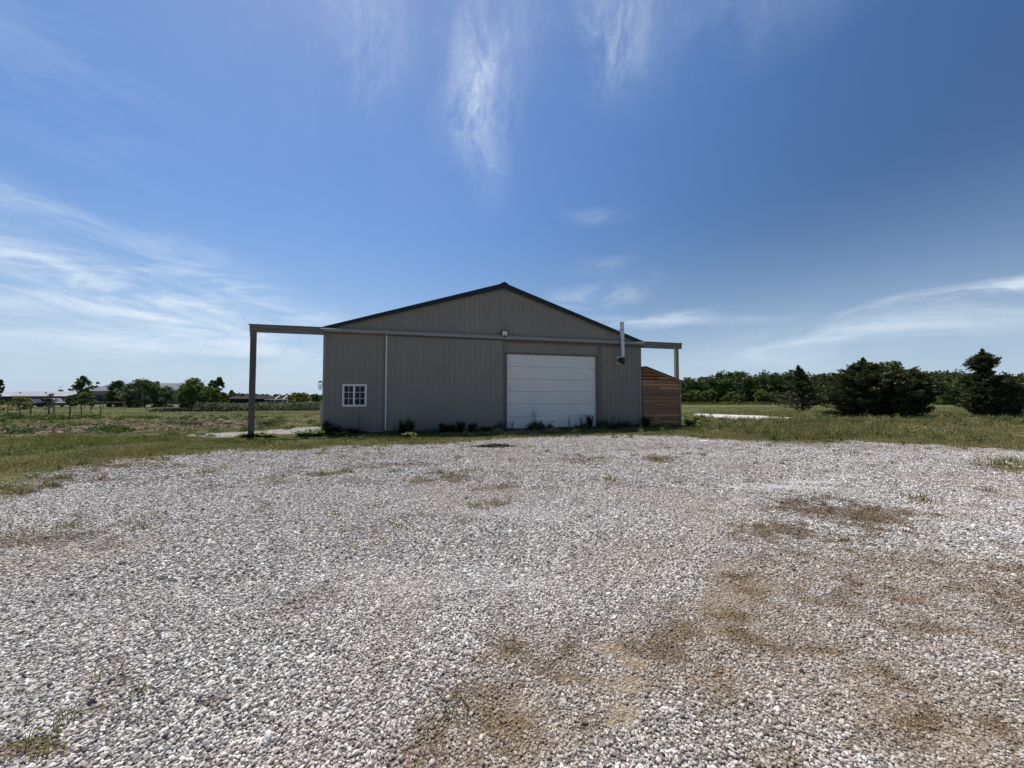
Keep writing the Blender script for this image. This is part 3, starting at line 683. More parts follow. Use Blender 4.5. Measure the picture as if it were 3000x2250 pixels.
mb = MB(); mb.box((uD0+uD1)/2-0.10, (uD0+uD1)/2+0.10, rd_v-0.035, rd_v-0.004, 0.34, 0.37); mb.build('handle', M['black'], gd)
# window
w0, zt = fp(1003, 1125, -0.05); w1, zb = fp(1074, 1191, -0.05); wt = 0.085
win = MB()
win.box(w0, w1, -0.065, -0.022, zt-wt, zt); win.box(w0, w1, -0.065, -0.022, zb, zb+wt)
win.box(w0, w0+wt, -0.065, -0.022, zb+wt, zt-wt); win.box(w1-wt, w1, -0.065, -0.022, zb+wt, zt-wt)
wm = (w0+w1)/2-0.01; win.box(wm-0.05, wm+0.03, -0.060, -0.022, zb+wt, zt-wt)
wino = win.build('window', M['white'], barn); tag(wino, 'white two-sash window with six small panes per sash')
for (a_, b_, mm) in ((w0+wt, wm-0.05, 'screen'), (wm+0.03, w1-wt, 'glass')):
    mb = MB(); mb.box(a_, b_, -0.034, -0.023, zb+wt, zt-wt); mb.build('pane', M[mm], wino)
    mb = MB(); c = (a_+b_)/2; mb.box(c-0.009, c+0.009, -0.042, -0.035, zb+wt, zt-wt)
    for q in (1/3, 2/3):
        zq = zb+wt+(zt-zb-2*wt)*q; mb.box(a_, c-0.0095, -0.042, -0.035, zq-0.009, zq+0.009); mb.box(c+0.0095, b_, -0.042, -0.035, zq-0.009, zq+0.009)
    mb.build('muntin', M['white'], wino)
# flood light
fu, fz = fp(1479, 977, -0.3)
mb = MB(); w_, h_ = 0.17, 0.15
mb.add([(fu-w_, -0.20, fz+h_), (fu+w_, -0.20, fz+h_), (fu+w_*0.95, -0.34, fz-h_), (fu-w_*0.95, -0.34, fz-h_),
        (fu-w_, -0.15, fz+h_-0.02), (fu+w_, -0.15, fz+h_-0.02), (fu+w_*0.95, -0.28, fz-h_), (fu-w_*0.95, -0.28, fz-h_)][0:8] if False else
       [(fu-w_, -0.33, fz+h_), (fu+w_, -0.33, fz+h_), (fu+w_*0.94, -0.27, fz-h_), (fu-w_*0.94, -0.27, fz-h_),
        (fu-w_, -0.26, fz+h_+0.01), (fu+w_, -0.26, fz+h_+0.01), (fu+w_*0.94, -0.20, fz-h_+0.01), (fu-w_*0.94, -0.20, fz-h_+0.01)],
       [(0,3,2,1),(4,5,6,7),(0,1,5,4),(1,2,6,5),(2,3,7,6),(3,0,4,7)])
mb.box(fu-0.04, fu+0.04, -0.22, -0.05, fz-0.03, fz+0.03)
fl_ = mb.build('flood_light', M['black'], barn, bevel=0.012); tag(fl_, 'square black flood light with cream lens above the roll-up door')
mb = MB(); k = 0.74
mb.add([(fu-w_*k, -0.3355, fz+h_*k), (fu+w_*k, -0.3355, fz+h_*k), (fu+w_*k*0.95, -0.2865, fz-h_*k), (fu-w_*k*0.95, -0.2865, fz-h_*k),
        (fu-w_*k, -0.325, fz+h_*k), (fu+w_*k, -0.325, fz+h_*k), (fu+w_*k*0.95, -0.276, fz-h_*k), (fu-w_*k*0.95, -0.276, fz-h_*k)],
       [(0,3,2,1),(4,5,6,7),(0,1,5,4),(1,2,6,5),(2,3,7,6),(3,0,4,7)])
mb.build('lens', M['lens'], fl_)
mb = MB(); mb.tube([(fu, -0.30, fz-h_+0.05), (fu, -0.335, fz-h_+0.02), (fu, -0.34, fz-h_-0.025)], [0.035, 0.05, 0.03], 10); mb.build('motion_sensor', M['black'], fl_, smooth=True)
# stove flue
cu, cz1 = fp(1822, 944, -0.42); cz0 = fp(1826, 1047, -0.42)[1]; cr_ = 0.105
mb = MB(); mb.tube([(cu+0.03, -0.42, cz0), (cu+0.01, -0.42, (cz0+cz1)/2), (cu, -0.42, cz1)], cr_, 20, cap=False)
mb.tube([(cu+0.03, -0.42, cz0+0.01), (cu+0.01, -0.42, (cz0+cz1)/2), (cu, -0.42, cz1-0.01)], cr_-0.012, 20, cap=False)
flue = mb.build('flue_pipe', M['galv'], barn, smooth=True); tag(flue, 'tall galvanised stove pipe rising past the roof edge')
for q in (0.78, 0.47, 0.02, 0.985):
    zz = cz0+(cz1-cz0)*q; uu = cu+0.03*(1-q)
    mb = MB(); mb.tube([(uu, -0.42, zz), (uu, -0.42, zz+0.022)], cr_+0.008, 20); mb.build('band', M['trim_brown'], flue)
for q, tu, tz in ((0.78, -0.55, 0.0), (0.47, -0.5, 0.0)):
    zz = cz0+(cz1-cz0)*q; ue = cu+tu
    mb = MB(); mb.tube([(cu-cr_, -0.42, zz), (ue, -0.18 if q > 0.6 else -0.06, min(zz-0.25, roofz(ue)+0.06))], 0.008, 5); mb.build('brace', M['trim_brown'], flue)
pu0, pz1 = fp(1805, 1044, -0.03); pu1, pz0 = fp(1828, 1067, -0.03)
mb = MB(); mb.box(pu0, pu1+0.04, -0.036, -0.021, pz0, pz1); pl = mb.build('wall_plate', M['galv'], barn)
pcu, pcz = fp(1822, 1056, -0.2)
mb = MB(); mb.tube([(pu0+0.26, -0.0365, (pz0+pz1)/2), (cu+0.03, -0.42, (pz0+pz1)/2)], 0.145, 18); mb.build('flue_elbow', M['rust'], pl, smooth=False)
mb = MB(); mb.tube([(cu+0.03, -0.42, cz0-0.36), (cu+0.03, -0.42, cz0-0.003)], 0.112, 18); mb.build('flue_tee', M['black'], pl)
# lantern on the left side wall
lz = fp(939, 1128)[1]; lu, lv = -0.16, 0.30
mb = MB(); mb.box(-0.02, -0.001, lv-0.05, lv+0.05, lz-0.12, lz+0.16); mb.tube([(-0.01, lv, lz+0.12), (-0.08, lv, lz+0.2), (lu, lv, lz+0.19)], 0.008, 6)
mb.prism_y([(lu-0.08, lz+0.12), (lu+0.08, lz+0.12), (lu+0.02, lz+0.19), (lu-0.02, lz+0.19)], lv-0.08, lv+0.08)
for sx in (-1, 1):
    for sy in (-1, 1): mb.tube([(lu+sx*0.07, lv+sy*0.07, lz+0.12), (lu+sx*0.055, lv+sy*0.055, lz-0.16)], 0.007, 5)
mb.box(lu-0.065, lu+0.065, lv-0.065, lv+0.065, lz-0.18, lz-0.16)
lan = mb.build('wall_lantern', M['black'], barn); mb = MB(); mb.tube([(lu, lv, lz-0.16), (lu, lv, lz+0.05)], 0.02, 8); mb.build('candle', M['white'], lan)

# ------------------------------------------------------------------ wooden lean-to shed
shed = thing('wood_shed', 'small brown board lean-to shed with sloping roof against the barn', 'shed', (CL[0], CL[1], 0), BANG)
s0 = BW+0.02; s1 = fp(1990, 1180, -0.06)[0]; zt0 = fp(1885, 1077, -0.06)[1]; zt1 = fp(1988, 1117, -0.06)[1]
mb = MB(); nb = 17; bh = (zt0)/nb
def shz(u): return zt0+(zt1-zt0)*(u-s0)/(s1-s0)
k = 0; z = 0.0
while z < zt0:
    h = bh*random.uniform(0.85, 1.15); z2 = min(z+h-0.046, zt0); split = random.choice([None, 0.35, 0.62, None, 0.45])
    segs = [(s0, s1)] if not split else [(s0, s0+(s1-s0)*split-0.003), (s0+(s1-s0)*split+0.003, s1)]
    for a_, b_ in segs:
        lim = lambda uu: min(z2, shz(uu)-0.02)
        if shz(a_)-0.02 <= z: continue
        ucut = b_ if lim(b_) > z else s0+(shz(s0)-0.02-z)/(shz(s0)-shz(s1))*(s1-s0)
        pts = [(a_, z), (ucut, z)]
        if ucut == b_: pts.append((b_, lim(b_)))
        if lim(a_) == z2 and lim(min(b_, ucut)) < z2:
            uc = s0+(shz(s0)-0.02-z2)/(shz(s0)-shz(s1))*(s1-s0)
            if a_ < uc < b_: pts.append((uc, z2))
        pts.append((a_, lim(a_)))
        dv = random.uniform(-0.014, 0.012)
        if len(pts) >= 3: mb.prism_y(pts, -0.085+dv, -0.055)
    z += h
mb.build('board_wall', M['shedwood'], shed)
mb = MB(); mb.box(s0, s1-0.02, -0.030, -0.01, 0, zt1-0.05); mb.box(s1-0.04, s1, -0.03, 3.0, 0, zt1-0.06); mb.prism_y([(s0, 0), (s1, 0), (s1, zt1-0.06), (s0, zt0-0.06)], 3.0, 3.04); mb.build('wall', M['trim_brown'], shed)
mb = MB(); mb.box(s1+0.002, s1+0.10, -0.11, -0.02, -0.1, zt1-0.05); mb.build('corner_post', M['post_pale'], shed, bevel=0.006)
mb = MB(); slp = (zt1-zt0)/(s1-s0)
mb.prism_y([(s0, zt0+0.0), (s0, zt0+0.05), (s0+0.14, zt0+0.075), (s1+0.34, zt1+0.34*slp+0.065), (s1+0.34, zt1+0.34*slp+0.025), (s0+0.14, zt0+0.02)], -0.24, 3.2)
rf = mb.build('roof', M['shedroof'], shed)
mb = MB(); mb.prism_y([(s0, zt0-0.055), (s0, zt0+0.0), (s1+0.30, zt1+0.30*slp+0.025), (s1+0.30, zt1+0.30*slp-0.035)], -0.215, -0.175); mb.build('fascia', M['shedwood'], rf)

# utility box beside the barn
bx = thing('utility_box', 'beige metal cabinet standing on the lawn left of the barn corner', 'cabinet', (*(CL+ub*(-1.62)+vb*8.0), 0), BANG)
mb = MB(); mb.box(0, 0.8, 0, 0.6, 0.04, 1.02); mb.build('cabinet', M['beige'], bx, bevel=0.01)
mb = MB(); mb.box(-0.02, 0.82, -0.02, 0.62, 1.022, 1.06); mb.build('lid', M['trim'], bx)
mb = MB(); mb.box(-0.06, 0.86, -0.06, 0.66, -0.02, 0.04); mb.build('plinth', M['rock'], bx)

# ------------------------------------------------------------------ grass
def zone_shadow(x, y): return 0
BARNP = np.array([CL+ub*-0.0+vb*0.0, CR, CR+vb*BL, CL+vb*BL])
SHEDP = np.array([CR, CR+ub*(s1-BW), CR+ub*(s1-BW)+vb*3.1, CR+vb*3.1])
def blades(x, y, h, w, lean=0.35, wind=(0.05, 0.0)):
    n = len(x); a = rng.uniform(0, 6.283, n); l = rng.normal(0, lean, n)*h
    b = rng.uniform(0, 6.283, n)
    z = gz(x, y)-0.01
    dx, dy = np.cos(a)*w/2, np.sin(a)*w/2
    lx, ly = np.cos(b)*l+wind[0]*h, np.sin(b)*l
    V = np.stack([np.stack([x-dx, y-dy, z], 1), np.stack([x+dx, y+dy, z], 1),
                  np.stack([x+dx*0.6+lx*0.45, y+dy*0.6+ly*0.45, z+h*0.62], 1), np.stack([x+lx, y+ly, z+h], 1),
                  np.stack([x-dx*0.6+lx*0.45, y-dy*0.6+ly*0.45, z+h*0.62], 1)], 1).reshape(-1, 3)
    Q = np.arange(5*n).reshape(n, 5)
    return V, Q
def field_pts(y0, y1, dens, xl=-1.5, xr=1.5):
    n = int(dens*(xr-xl)*(y1*y1-y0*y0)/2)
    y = np.sqrt(rng.uniform(y0*y0, y1*y1, n)); x = y*rng.uniform(xl, xr, n)
    return x, y
def grass_layer(x, y, hfun, wfun, dryfun, name_g='grass', name_d='dry_grass'):
    lot, gv, mo, ta, so_, wh = fields(x, y)
    inb = (sdist(BARNP, x, y) > -0.01) | (sdist(SHEDP, x, y) > 0)
    g2 = gv*(lot < 0)
    keep = ~inb & (lot < 0.55-rng.random(len(x))**0.6*1.0) & (rng.random(len(x)) > g2*0.93) & (rng.random(len(x)) > so_*0.80) & (sdist(PATCH_B, x, y) < -0.25) & ((sdist(PATCH_A, x, y) < -0.1) | (rng.random(len(x)) < 0.45))
    x, y = x[keep], y[keep]
    d = rng.random(len(x)) < dryfun(x, y, lot[keep])
    h = hfun(x, y)*np.exp(rng.normal(0, 0.3, len(x))); w = wfun(x, y)
    return (blades(x[~d], y[~d], h[~d], w[~d]), blades(x[d], y[d], h[d]*0.9, w[d]))
def hf(x, y):
    base = 0.022+0.055*sst(fbm(x*0.8, y*0.8, 61), 0.35, 0.75)+0.02*fbm(x*3, y*3, 66)
    # unmown strip right of the barn and around the cedars
    r = sst(x/np.maximum(y, 1), 0.42, 0.55)*sst(y, 10, 16)
    base = base+r*(0.02+0.17*sst(fbm(x*0.35, y*0.35, 62), 0.42, 0.65)*(1-sst(y, 48, 60)))
    dw = -sdist(BARNP, x, y); base = base+0.03*(1-sst(dw, 0.0, 1.0))
    return base
def dryf(x, y, lot):
    n = fbm(x*0.5, y*0.5, 64); n2 = fbm(x*1.6, y*1.6, 65)
    e = 1-sst(-lot, 0.0, 0.8)
    front = 1.7*(1-sst(np.abs(sdist(LOT, x, y)+0.35), 0.2, 0.9))*(x > -5)*(x < 9)
    r = (x > 8)*0.22
    return np.clip(0.16+0.42*sst(n, 0.42, 0.66)+0.35*sst(n2, 0.48, 0.66)+0.25*e+0.28*front+r, 0, 0.85)
wf = lambda x, y: 0.0045+0.00085*y
GP, DP = [], []
for (y0, y1, dens, xl, xr) in ((6.0, 16.0, 900, -1.5, 1.5), (16.0, 26.0, 330, -1.5, 1.5), (26.0, 45.0, 60, -1.5, 1.5), (45.0, 75, 16, -1.5, 1.6)):
    x, y = field_pts(y0, y1, dens, xl, xr)
    a_, b_ = grass_layer(x, y, hf, wf, dryf); GP.append(a_); DP.append(b_)
def bigmesh(parts, name, m, label, cat):
    V, Q = merge(parts); o = npmesh(name, V, Q, m); print(name, len(Q)); return tag(o, label, cat, kind='stuff')
bigmesh(GP, 'grass', M['grass'], 'green grass covering the field round the gravel yard', 'grass')
bigmesh(DP, 'dry_grass', M['grass_dry'], 'straw coloured grass mixed through the field and yard edge', 'grass')
# sparse tufts in the gravel
def tufts(cs, nb, h, spread):
    xs, ys, hs2 = [], [], []
    for (cx, cy, k) in cs:
        n = max(4, int(nb*k)); xs.append(rng.normal(cx, spread*(0.5+k), n)); ys.append(rng.normal(cy, spread*(0.5+k)*0.8, n)); hs2.append(h*(0.6+0.6*k)*rng.uniform(0.4, 1.1, n))
    x = np.concatenate(xs); y = np.concatenate(ys); hh = np.concatenate(hs2)
    return blades(x, y, hh, 0.0035+0.0013*y, lean=0.6)
TPX = [(940,1395,1),(985,1392,.8),(1010,1385,.8),(1100,1372,.7),(1150,1388,.8),(1215,1417,1),(1225,1405,.6),(1240,1412,.9),(1310,1402,1.3),(1320,1408,1),(1290,1385,.8),(1370,1385,1),(1340,1345,.8),
       (1400,1490,.8),(1460,1478,1),(1480,1430,.8),(1470,1425,.6),(1490,1462,.8),(1395,1440,.6),(1160,1525,.6),(1165,1545,.8),(1100,1598,.6),(590,1388,.9),(790,1405,.7),(830,1402,.7),(800,1420,.9),
       (620,1388,1),(560,1333,1),(480,1352,1),(470,1360,1),(440,1350,1.2),(400,1362,1),(360,1372,.8),(725,1322,1.3),(735,1318,.8),(1275,1315,1),(1075,1310,1),(1105,1320,.9),(1780,1408,.8),(1800,1418,.9),
       (1860,1335,.7),(1900,1345,1),(1925,1350,1),(1950,1340,.8),(1700,1340,.7),(1690,1310,.8),(2060,1425,.6),(2080,1500,.5),(1760,1345,.8),(1650,1370,.7),(2700,1470,1.4),(2710,1478,1.2),(2895,1443,1),
       (2900,1350,1.6),(2930,1365,1.8),(2950,1385,2.0),(2940,1375,1.8),(2985,1368,2.0),(2960,1355,1.8),(2990,1360,1.8),(2400,1463,.5),(2430,1460,.4),(2370,1465,.4),(220,1545,1),(205,1550,.8),(60,1568,1),
       (420,1555,.7),(440,1520,.8),(430,1548,.7),(310,1975,.7),(405,2040,.5),(170,2110,.7),(95,2190,.8),(340,2110,.5),(1330,2110,.4),(1290,2080,.35),(1350,2090,.45),(1310,2060,.3),(2250,1310,.8),(2075,1325,.7),
       (660,1375,.7),(1560,1310,.8),(1600,1325,.8),(1640,1332,.6),(2500,1330,.8),(2640,1345,.6),(2210,1330,.7),(270,1378,.8),(180,1405,.8),(90,1432,1.2),(40,1450,1.4),(10,1462,1.3),(150,1425,1),(880,1318,.9),(950,1322,.7)]
cs = [(gp(a, b)[0], gp(a, b)[1], k*0.8) for a, b, k in TPX]
for _ in range(760):                               # a drift of small tufts where the yard meets the barn
    px_ = rng.uniform(250, 2900); py_ = 1300+rng.exponential(38)+abs(px_-1500)*0.012
    c = gp(px_, py_)
    if fbm(c[0]*0.9, c[1]*0.9, 77) > 0.46: cs.append((c[0], c[1], 0.42*rng.random()**2+0.06))
for i in range(3, 3+len(LOT_PX)-1):
    a_, b_ = LOT[i], LOT[i+1]; L_ = np.linalg.norm(b_-a_); nrm_ = np.array([-(b_-a_)[1], (b_-a_)[0]])/L_
    for _ in range(int(L_*13)):
        p_ = a_+(b_-a_)*rng.random()-nrm_*rng.exponential(0.42)+nrm_*0.25
        cs.append((p_[0], p_[1], 0.15+0.55*rng.random()**2))
for _ in range(260):                               # single plants in the brown part of the yard
    y_ = math.sqrt(rng.uniform(1.8, 60)); x_ = y_*rng.uniform(-1.3, 1.3)
    if fields(np.array([x_]), np.array([y_]))[2][0] > 0.45: cs.append((x_, y_, 0.12*rng.random()+0.05))
gA = [c for i, c in enumerate(cs) if i % 2 == 0]; gB = [c for i, c in enumerate(cs) if i % 2]
bigmesh([tufts(gA, 44, 0.125, 0.055)], 'weed_tufts', M['grass'], 'small green tufts growing up through the gravel', 'weeds')
bigmesh([tufts(gB, 44, 0.115, 0.07)], 'dry_tufts', M['grass_dry'], 'small straw coloured tufts growing up through the gravel', 'weeds')
# clover and low moss creeping over the stones in the brown patches
n = 420000; y = np.sqrt(rng.uniform(1.2**2, 12**2, n)); x = y*rng.uniform(-1.4, 1.4, n)
lot, gv, mo, ta, so_, wh = fields(x, y); k = (lot > 0.1) & (rng.random(n) < sst(mo, 0.2, 0.95)*0.85*sst(fbm(x*9, y*9, 23, 3), 0.36, 0.6)); x, y = x[k], y[k]
s = rng.uniform(0.004, 0.010, len(x))*(0.75+0.12*y)
V, Q = leaf_cloud(np.stack([x, y, gz(x, y)+0.014+rng.random(len(x))*0.012], 1), s, 0.55, 0.45)
M['moss'] = leafm('brown_creeping_moss', (0.185, 0.130, 0.050), (0.060, 0.038, 0.018), tr=0.15, isl=0.6, ns=3)
tag(npmesh('creeping_moss', V, Q, M['moss']), 'rusty brown creeping moss spreading over the stones in patches', 'moss', kind='stuff')

pts = []; sz = []
for _ in range(1500):
    y_ = math.sqrt(rng.uniform(49, 34**2)); x_ = y_*rng.uniform(-1.4, 1.4); q = (np.array([x_]), np.array([y_]))
    f_ = fields(*q)
    if f_[0][0] > -0.05 or sdist(BARNP, *q)[0] > -0.3 or sdist(SHEDP, *q)[0] > -0.2 or sdist(PATCH_B, *q)[0] > -0.4: continue
    if rng.random() > (0.9 if x_ > 9 else 0.55): continue
    r_ = rng.uniform(0.08, 0.34); h_ = rng.uniform(0.06, 0.26 if x_ < 6 else 0.42); k_ = int(90*r_/0.2)
    p_ = rng.normal(0, r_*0.5, (k_, 3)); p_[:, 2] = np.abs(rng.normal(0, h_*0.45, k_)); pts.append(p_+np.array([x_, y_, 0.02])); sz.append(np.full(k_, 0.016+0.0011*y_))
P_ = np.concatenate(pts); S_ = np.concatenate(sz); pick = vn(P_[:, 0]*0.7, P_[:, 1]*0.7, 99)
for nm, mm, k in (('low_weeds', 'weed', pick < 0.5), ('pale_low_weeds', 'leaf_light', (pick >= 0.5) & (pick < 0.68)), ('dead_low_weeds', 'grass_dry', pick >= 0.68)):
    V, Q = leaf_cloud(P_[k], S_[k], 0.2, 0.4)
    tag(npmesh(nm, V, Q, M[mm]), {'low_weeds': 'dark broad-leaved weeds scattered through the grass', 'pale_low_weeds': 'bright green low weeds in patches of the grass', 'dead_low_weeds': 'withered straw-brown low weeds in patches of the grass'}[nm], 'weeds', kind='stuff')
# raked-up dead stalks on the bare strip at the left
n = 70000; y = np.sqrt(rng.uniform(12**2, 30**2, n)); x = y*rng.uniform(-1.45, -0.3, n)
so_ = fields(x, y)[4]; k = rng.random(n) < so_*sst(fbm(x*1.4, y*1.4, 81), 0.38, 0.6); x, y = x[k], y[k]
C = np.stack([x, y, 0.01+0.24*rng.random(len(x))**2*sst(fbm(x*0.9, y*0.9, 82), 0.4, 0.7)], 1)
A = rand_unit(len(x)); A[:, 2] *= 0.35; B = np.cross(A, rand_unit(len(x)))
L = rng.uniform(0.03, 0.16, (len(x), 1)); V, Q = quads(C, A*L, B*rng.uniform(0.012, 0.04, (len(x), 1)))
tag(npmesh('raked_debris', V, Q, M['debris']), 'raked dead stalks and roots strewn over the bare strip', 'debris', kind='stuff')

# ------------------------------------------------------------------ weeds along the barn
def weed(px, py, ytop, kind, label, width=None, group='weeds along the foot of the barn', name='weed', leaf='weed', fac=False):
    c = gp(px, py); Y = c[1]
    if sdist(BARNP, c[0:1], c[1:2])[0] > -0.35:
        d = ray(px, py); t = float(vb @ (CL-vb*0.35))/float(vb @ d[:2]); c = d[:2]*t; Y = c[1]
    H = (py-ytop)/F*Y; Wd = (width or (py-ytop)*0.5)/F*Y
    t = thing(name, label, 'plant', (c[0], c[1], 0), rng.uniform(0, 6.28), group)
    st = MB(); pl_ = []
    ns = {'bushy': 10, 'stalk': 5, 'single': 1, 'spread': 10}[kind]
    for i in range(ns):
        a = i*2.4+random.random(); r = Wd/2*(0.25+0.75*random.random()) if kind != 'single' else 0.02
        hh = H*random.uniform(0.6, 1.0) if i else H
        b = Vector((math.cos(a)*r*0.15, math.sin(a)*r*0.15, -0.02)); e = Vector((math.cos(a)*r, math.sin(a)*r, hh*(0.55 if kind == 'spread' else 1)))
        m_ = (b+e)/2+Vector((0, 0, hh*0.12))
        st.tube([b, m_, e], [0.007, 0.006, 0.003], 5)
        nl = {'bushy': 34, 'stalk': 16, 'single': 26, 'spread': 26}[kind]
        for j in range(nl):
            q = (j+0.5)/nl; q = 0.12+0.88*q
            p = b.lerp(m_, q*2) if q < 0.5 else m_.lerp(e, q*2-1)
            an = j*2.4+i; ll = (0.06 if kind == 'stalk' else 0.108)*random.uniform(0.6, 1.2)*(1.15-0.5*q)
            A_ = np.array([math.cos(an)*0.9, math.sin(an)*0.9, random.uniform(-0.3, 0.5)]); A_ /= np.linalg.norm(A_)
            B_ = np.cross(A_, [0, 0, 1.0]); B_ /= np.linalg.norm(B_)+1e-9
            for s_ in range(1 if kind == 'stalk' else 2):
                P0 = np.array(p)+rng.normal(0, 0.015, 3)
                pl_.append(quads((P0+A_*ll)[None], (A_*ll)[None], (B_*ll*0.38)[None]))
    st.build('stem', M['weed'], t); V, Q = merge(pl_); npmesh('leaves', V, Q, M[leaf], t)
    return t
weed(1053, 1270, 1213, 'single', 'tall single weed with drooping leaves right of the window corner', 24, leaf='leaf_dark')
weed(1035, 1272, 1246, 'spread', 'low arching weed just below the window', 30, leaf='leaf_dark')
weed(955, 1272, 1232, 'bushy', 'dark weed climbing the left corner of the barn', 30)
weed(980, 1275, 1243, 'bushy', 'bushy green weed second from the left barn corner', 50)
weed(1005, 1280, 1255, 'spread', 'low spreading bright weed below the left wall', 55, leaf='leaf_light')
weed(925, 1278, 1250, 'spread', 'wide leafy weed patch just outside the left barn corner', 80, leaf='leaf_light')
weed(890, 1280, 1258, 'spread', 'low leafy weed in grass between post and barn', 60, leaf='leaf_light')
weed(1180, 1276, 1232, 'bushy', 'dark layered weed left half of the twin clump on the sliding door', 30, leaf='leaf_dark')
weed(1202, 1278, 1225, 'bushy', 'tallest dark bushy weed before the sliding door', 34, leaf='leaf_dark')
weed(1195, 1284, 1256, 'spread', 'pale leafy weed lit by sun at foot of dark clump', 44, leaf='leaf_light')
weed(1300, 1268, 1242, 'bushy', 'first of the dark weeds under the middle of the sliding door', 34, leaf='leaf_dark')
weed(1322, 1268, 1244, 'bushy', 'squat dark weed under middle of the sliding door', 36, leaf='leaf_dark')
weed(1350, 1268, 1232, 'bushy', 'pointed dark weed tallest of the row under the sliding door', 28, leaf='leaf_dark')
weed(1384, 1266, 1240, 'bushy', 'dark weed near the right end of the sliding door', 28, leaf='leaf_dark')
weed(1425, 1264, 1243, 'spread', 'low dark weed by the closing edge of the sliding door', 34, leaf='leaf_dark')
weed(1500, 1258, 1225, 'stalk', 'thin stalks at the left jamb of the white door', 18, leaf='leaf_dark')
weed(1568, 1258, 1192, 'stalk', 'tall seed stalks before the white door left of its middle', 30, leaf='leaf_dark')
weed(1610, 1256, 1233, 'stalk', 'short stalks at the middle of the white door', 20, leaf='leaf_dark')
weed(1668, 1254, 1217, 'stalk', 'thin upright stalk right of the middle of the white door', 10, leaf='leaf_dark')
weed(1703, 1254, 1203, 'stalk', 'tall feathery weed near the right side of the white door', 30, leaf='leaf_dark')
weed(1728, 1254, 1214, 'bushy', 'bending weed at the right jamb of the white door', 30, leaf='leaf_dark')
weed(1772, 1254, 1210, 'stalk', 'thin leaning weed on the grey wall right of the white door', 12, leaf='leaf_dark')
weed(1795, 1252, 1202, 'stalk', 'wiry weed below the flue pipe', 12, leaf='leaf_dark')
weed(1815, 1252, 1214, 'stalk', 'wiry weed just right of the flue pipe', 10, leaf='leaf_dark')
weed(1800, 1256, 1240, 'spread', 'low weed mat under the flue pipe', 60, leaf='leaf_dark')
weed(1895, 1252, 1219, 'bushy', 'dark bushy weed where shed meets barn', 34, leaf='leaf_dark')
weed(1940, 1250, 1230, 'stalk', 'thin grassy weed in front of the shed boards', 20)
weed(2022, 1252, 1228, 'bushy', 'dark bushy weed at the right corner of the shed', 50, leaf='leaf_dark')
weed(722, 1282, 1264, 'spread', 'low leafy weed left of the leaning post foot', 30, leaf='leaf_light')
weed(755, 1280, 1260, 'spread', 'broad leafy weed right of the post foot', 46, leaf='leaf_light')
weed(790, 1282, 1264, 'spread', 'trailing leafy weed in the grass right of the post', 46, leaf='leaf_light')
# the low dark strip of weeds that joins them
x = []; y = []
for _ in range(9000):
    u_ = rng.uniform(0.1, BW+2.4); v_ = -0.08-rng.exponential(0.22)
    if v_ < -0.9: continue
    p = CL+ub*u_+vb*v_; x.append(p[0]); y.append(p[1])
x = np.array(x); y = np.array(y); h = 0.06+0.42*sst(fbm(x*1.7, y*1.7, 91), 0.42, 0.8)
bigmesh([blades(x, y, h*rng.uniform(0.4, 1.1, len(x)), np.full(len(x), 0.02))], 'wall_foot_weeds', M['weed'], 'low green weeds growing along the foot of the barn wall', 'weeds')

# ------------------------------------------------------------------ small things on the ground
def lump(name, px, py, wpx, hm, m, label, cat, seed=0, flat=0.5):
    c = gp(px, py); w = wpx/F*c[1]
    import bmesh
    bm = bmesh.new(); bmesh.ops.create_icosphere(bm, subdivisions=3, radius=1.0)
    for v in bm.verts:
        q = 0.72+0.55*float(fbm(np.array([v.co.x*2.2+seed]), np.array([v.co.y*2.2+v.co.z]), 5+seed)[0])
        v.co = Vector((v.co.x*w/2*q, v.co.y*w/2*flat*q, v.co.z*hm*q))
    me = bpy.data.meshes.new(name); bm.to_mesh(me); bm.free()
    o = link(name, me, m); o.location = (c[0], c[1], hm*0.25); return tag(o, label, cat)
c = gp(1450, 1309)
t = thing('debris_pile', 'dark flattened clump of rotting matter on the gravel before the sliding door', 'debris', (c[0], c[1], 0.0))
n = 2600; p = rng.normal(0, 1, (n, 3))*np.array([0.30, 0.14, 0.0]); p[:, 2] = 0.02+0.05*rng.random(n)*np.exp(-(p[:, 0]/0.4)**2)
A = rand_unit(n); A[:, 2] *= 0.3; B = np.cross(A, rand_unit(n)); V, Q = quads(p, A*rng.uniform(0.02, 0.08, (n, 1)), B*0.012); npmesh('stalks', V, Q, M['char'], t)
lump('flat_stone', 2062, 1291, 26, 0.02, M['white'], 'small flat white slab lying on the gravel near the right grass edge', 'stone', 3, 0.7)
lump('rock', 1379, 1276, 11, 0.05, M['rock'], 'small tan rock in the grass strip under the sliding door', 'rock', 5, 0.9)
lump('dark_clod', 817, 1222, 13, 0.06, M['char'], 'small dark clod on the lawn between post and barn', 'clod', 8, 0.8)

